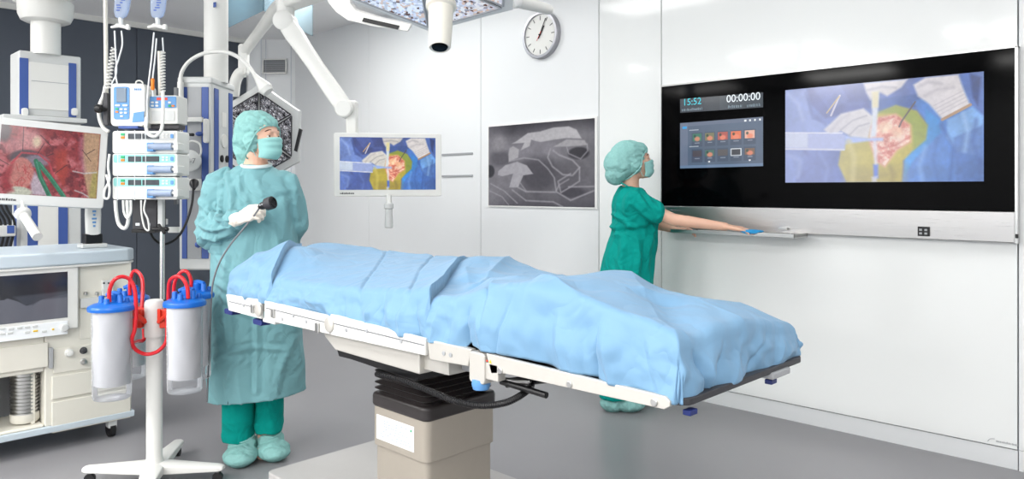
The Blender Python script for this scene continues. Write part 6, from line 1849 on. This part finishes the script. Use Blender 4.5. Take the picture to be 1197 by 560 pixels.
def shoe_cover(name, c, dirv, par, L=.27, w_=.080, h_=.085):
    d = dirv.normalized(); s_ = Vector((-d.y, d.x, 0)); F = Frame(c, d, s_, (0, 0, 1))
    m = M(F)
    m.sph((L * .18, 0, .044), (L * .38, w_, .048)); m.sph((-L * .18, 0, .050), (L * .30, w_ * .9, .056)); m.sph((-L * .08, 0, .080), (L * .28, w_ * .85, .050))
    m.cap((-L * .18, 0, .060), .046, (-L * .16, 0, h_ + .015), .040, 16)
    o = obj(name, m, 'cap', par)
    def f(p, n):
        q = p - c; x, y, z = q.dot(d), q.dot(s_), q.z
        v = .0035 * math.sin(x * 120 + 3 * noise.noise((x * 20, y * 20, z * 20))) * min(1, max(0, (z - .015) / .03)) + .003 * noise.noise((x * 30, y * 30, z * 30))
        if z < .004: return Vector((0, 0, .004 - z - 0.003))
        return v
    remesh(o, .0042, 3, .5, f)
    obj('elastic', M(F).tube([(.045, 0, .105), (.02, .040, .112), (-.05, .050, .116), (-.085, .0, .116), (-.05, -.050, .116), (.02, -.040, .112), (.045, 0, .105)], .004, 8), 'mask', o)
    return o
fwd1 = -vw * .95 + rt_ * .18
f1c = W(283, 535, D1 - .04); f1c.z = 0; f2c = W(317, 528, D1 + .03); f2c.z = 0
shoe_cover('shoe_cover', f1c, fwd1, p1); shoe_cover('shoe_cover', f2c, -vw * .85 + rt_ * .5, p1)

# ------------------------------------------------------------------ person in green scrubs at the wall
DN = 4.60
G2 = W(733, 400, DN); G2.z = 0
P2 = camframe(G2)
def L2_(px, py, dy=0.0): return W(px, py, DN + dy)
def px2(px): return (px - 733) / FPX * DN
def pz2(py): return EYE - (py - HY) / FPX * DN
p2_ = thing('person', 'person in dark green scrubs wiping the metal tray under the wall display', 'person', G2)
H2 = headframe(L2_(741.5, 190, 0), math.radians(96), math.radians(8), 0)
sN, sF = L2_(741, 238, -.13), L2_(744, 236, .15)
eN, wN = W(788, 257, DN - .20), W(848, 265, DN - .30)
hN = W(884, 270, DN - .37)
eF, wF = W(768, 262, DN + .10), W(788, 268, DN + .02)
m = M(); head(m, H2)
m.cap(L2_(738, 205, .0), .048, L2_(737, 222, .01), .052, 16).cap(L2_(737, 222, .01), .058, L2_(738, 234, .01), .085, 16)
m.cap(sN, .058, sF, .058, 16).cap(L2_(742, 245, -.05), .10, L2_(743, 275, -.05), .085, 16).cap(L2_(742, 245, .06), .10, L2_(743, 275, .06), .085, 16).cap(L2_(743, 275), .10, L2_(733, 318), .13, 16)
for off_, fx in ((-.08, 716), (.09, 735)):
    h_ = L2_(733, 325, off_); k_ = L2_(726, 395, off_); a_ = L2_(fx, 455, off_); a_.z = .09
    m.cap(h_, .085, k_, .055, 14).cap(k_, .055, a_, .037, 14).cap(a_, .037, Vector((a_.x, a_.y, .04)), .035, 12).cap(Vector((a_.x, a_.y, .038)), .034, Vector((a_.x, a_.y, .036)) + rt_ * .12, .030, 12)
m.cap(sN, .048, eN, .036, 16).cap(eN, .037, wN, .024, 16).cap(eN + (wN - eN) * .25, .036, wN, .024, 14)
m.cap(sF, .048, eF, .038, 14).cap(eF, .036, wF, .024, 14)
hand(m, wN, hN - wN, -up_ * .9 + vw * .1, vw * 1.0 - up_ * .1, .98, (.16, .15, .17, .20), .2, spread=.10)
hand(m, wF, rt_ * .3 - vw * .1 + up_ * .02, -up_ , vw * .7 + rt_ * .3, .92, (.5, .5, .5, .5), .3)
bd = obj('body', m, 'skin', p2_); remesh(bd, .0042, 5, .5)
eyes(H2, p2_); face_mask(H2, p2_)
# cleaning wipe under the fingers
wc = W(879, 271.5, DN - .36)
wp_ = M(camframe(wc))
rings = []
for y_, w_ in ((-.03, .4), (-.015, .85), (0, 1), (.02, .95), (.035, .5)):
    rings.append([(.064 * w_ * math.cos(a) * (1 + .15 * math.sin(3 * a)), y_, .014 * w_ * math.sin(a) + .002) for a in [2 * math.pi * k / 24 for k in range(24)]])
tag(obj('cleaning_wipe', wp_.loft(rings), 'wipe'), 'folded bright blue cleaning wipe under the hand on the metal tray', 'wipe')
# tunic
rings = []
for py, xl_, xr_2, hd2, pw in ((219, 726, 745, .060, 1), (224, 723, 752, .13, 1), (230, 720, 758, .185, 1), (240, 718, 765, .20, 1), (255, 717, 768, .19, 1), (270, 717, 768, .175, 1), (285, 713, 766, .185, .95), (300, 708, 764, .20, .95), (318, 704.5, 763, .21, .95), (330, 702, 763, .212, .95), (334, 702, 763, .212, .95)):
    x0, x1 = px2(xl_), px2(xr_2)
    rings.append(ring(P2, (x0 + x1) / 2, .01, pz2(py), (x1 - x0) / 2, hd2, pw=pw))
m = M(P2).loft(rings[::-1]); m.F = ID
m.cap(sN, .070, sN + (eN - sN) * .55, .060, 18).cap(sN, .070, L2_(742, 250, -.10), .075, 16); m.cap(sF, .070, sF + (eF - sF) * .55, .062, 18)
tn = obj('tunic', m, 'scrub', p2_)
cre2 = [([L2_(718, 272, -.15), L2_(735, 270, -.19), L2_(760, 266, -.16)], -.010, .010), ([L2_(748, 226, -.12), L2_(756, 240, -.13), L2_(764, 250, -.12)], -.010, .008),
        ([L2_(722, 252, -.15), L2_(736, 262, -.2), L2_(745, 268, -.2)], .009, .010), ([L2_(718, 262, -.15), L2_(730, 280, -.19), L2_(728, 320, -.21)], .010, .012),
        ([L2_(762, 268, -.12), L2_(757, 295, -.17), L2_(759, 330, -.17)], .012, .012), ([L2_(745, 275, -.19), L2_(748, 300, -.2), L2_(744, 330, -.21)], .010, .012), ([L2_(738, 238, -.19), L2_(756, 252, -.22), L2_(766, 258, -.22)], .006, .008)]
def tdisp(p, n):
    d = folds(p, n, P2, (8, 8, 4), .013, 3.0, 20, .003)
    if n.dot(P2.y) < .1:
        for pts, h, w_ in cre2: d += crease(p, pts, P2, h * 1.2, w_ * 1.1)
    if n.z < -.5 and p.z < pz2(328): 
        q = p - P2.o
        return Vector((0, 0, .15)) if math.hypot(q.dot(P2.x) / .14, q.dot(P2.y) / .18) < 1 else 0
    return d
remesh(tn, .0065, 4, .5, tdisp)
# skin of the open neckline shows in a shallow V: collar edge
obj('neckline', M().tube([L2_(726, 214, -.055), L2_(735, 219, -.085), L2_(745, 228, -.08), L2_(754, 240, -.02)], .005, 8), 'scrub', p2_)
m = M(H2)
m.sph((-.035, 0, .045), (.112, .100, .097)); m.sph((-.092, 0, .000), (.098, .098, .098)); m.sph((-.125, 0, -.055), (.066, .078, .066)); m.sph((.020, 0, .070), (.070, .076, .055))
for s_ in (-1, 1): m.sph((-.016, s_ * .052, -.010), (.048, .046, .060))
cp2_ = obj('surgical_cap', m, 'cap', p2_); remesh(cp2_, .004, 3, .5, capdisp(H2))
band = [H2(q) for q in [(.086, 0, .075), (.070, .058, .064), (.030, .086, .024), (.010, .094, -.030), (-.050, .086, -.078), (-.085, .0, -.100), (-.050, -.086, -.078), (.010, -.094, -.030), (.030, -.086, .024), (.070, -.058, .064), (.086, 0, .075)]]
obj('cap_band', M().tube(band, .004, 8), 'cap', p2_)
for off_, fx in ((-.08, 716), (.09, 735)):
    m = M(P2); x_ = px2(fx)
    R_ = []
    for k in range(9):
        t = k / 8; R_.append(ring(P2, px2(733) * (1 - t) + x_ * t, off_, pz2(322) * (1 - t) + .08 * t, .105 * (1 - t) + .085 * t, .098 * (1 - t) + .085 * t, 28))
    m.loft(R_[::-1]); o_ = obj('trouser_leg', m, 'scrub', p2_)
    remesh(o_, .007, 4, .5, lambda p, n: folds(p, n, P2, (12, 12, 5), .007, 5.0 + off_))
    c_ = G2 + P2.x * (x_ + .04) + P2.y * off_; c_.z = 0
    shoe_cover('shoe_cover', c_, rt_ * 1.0, p2_)
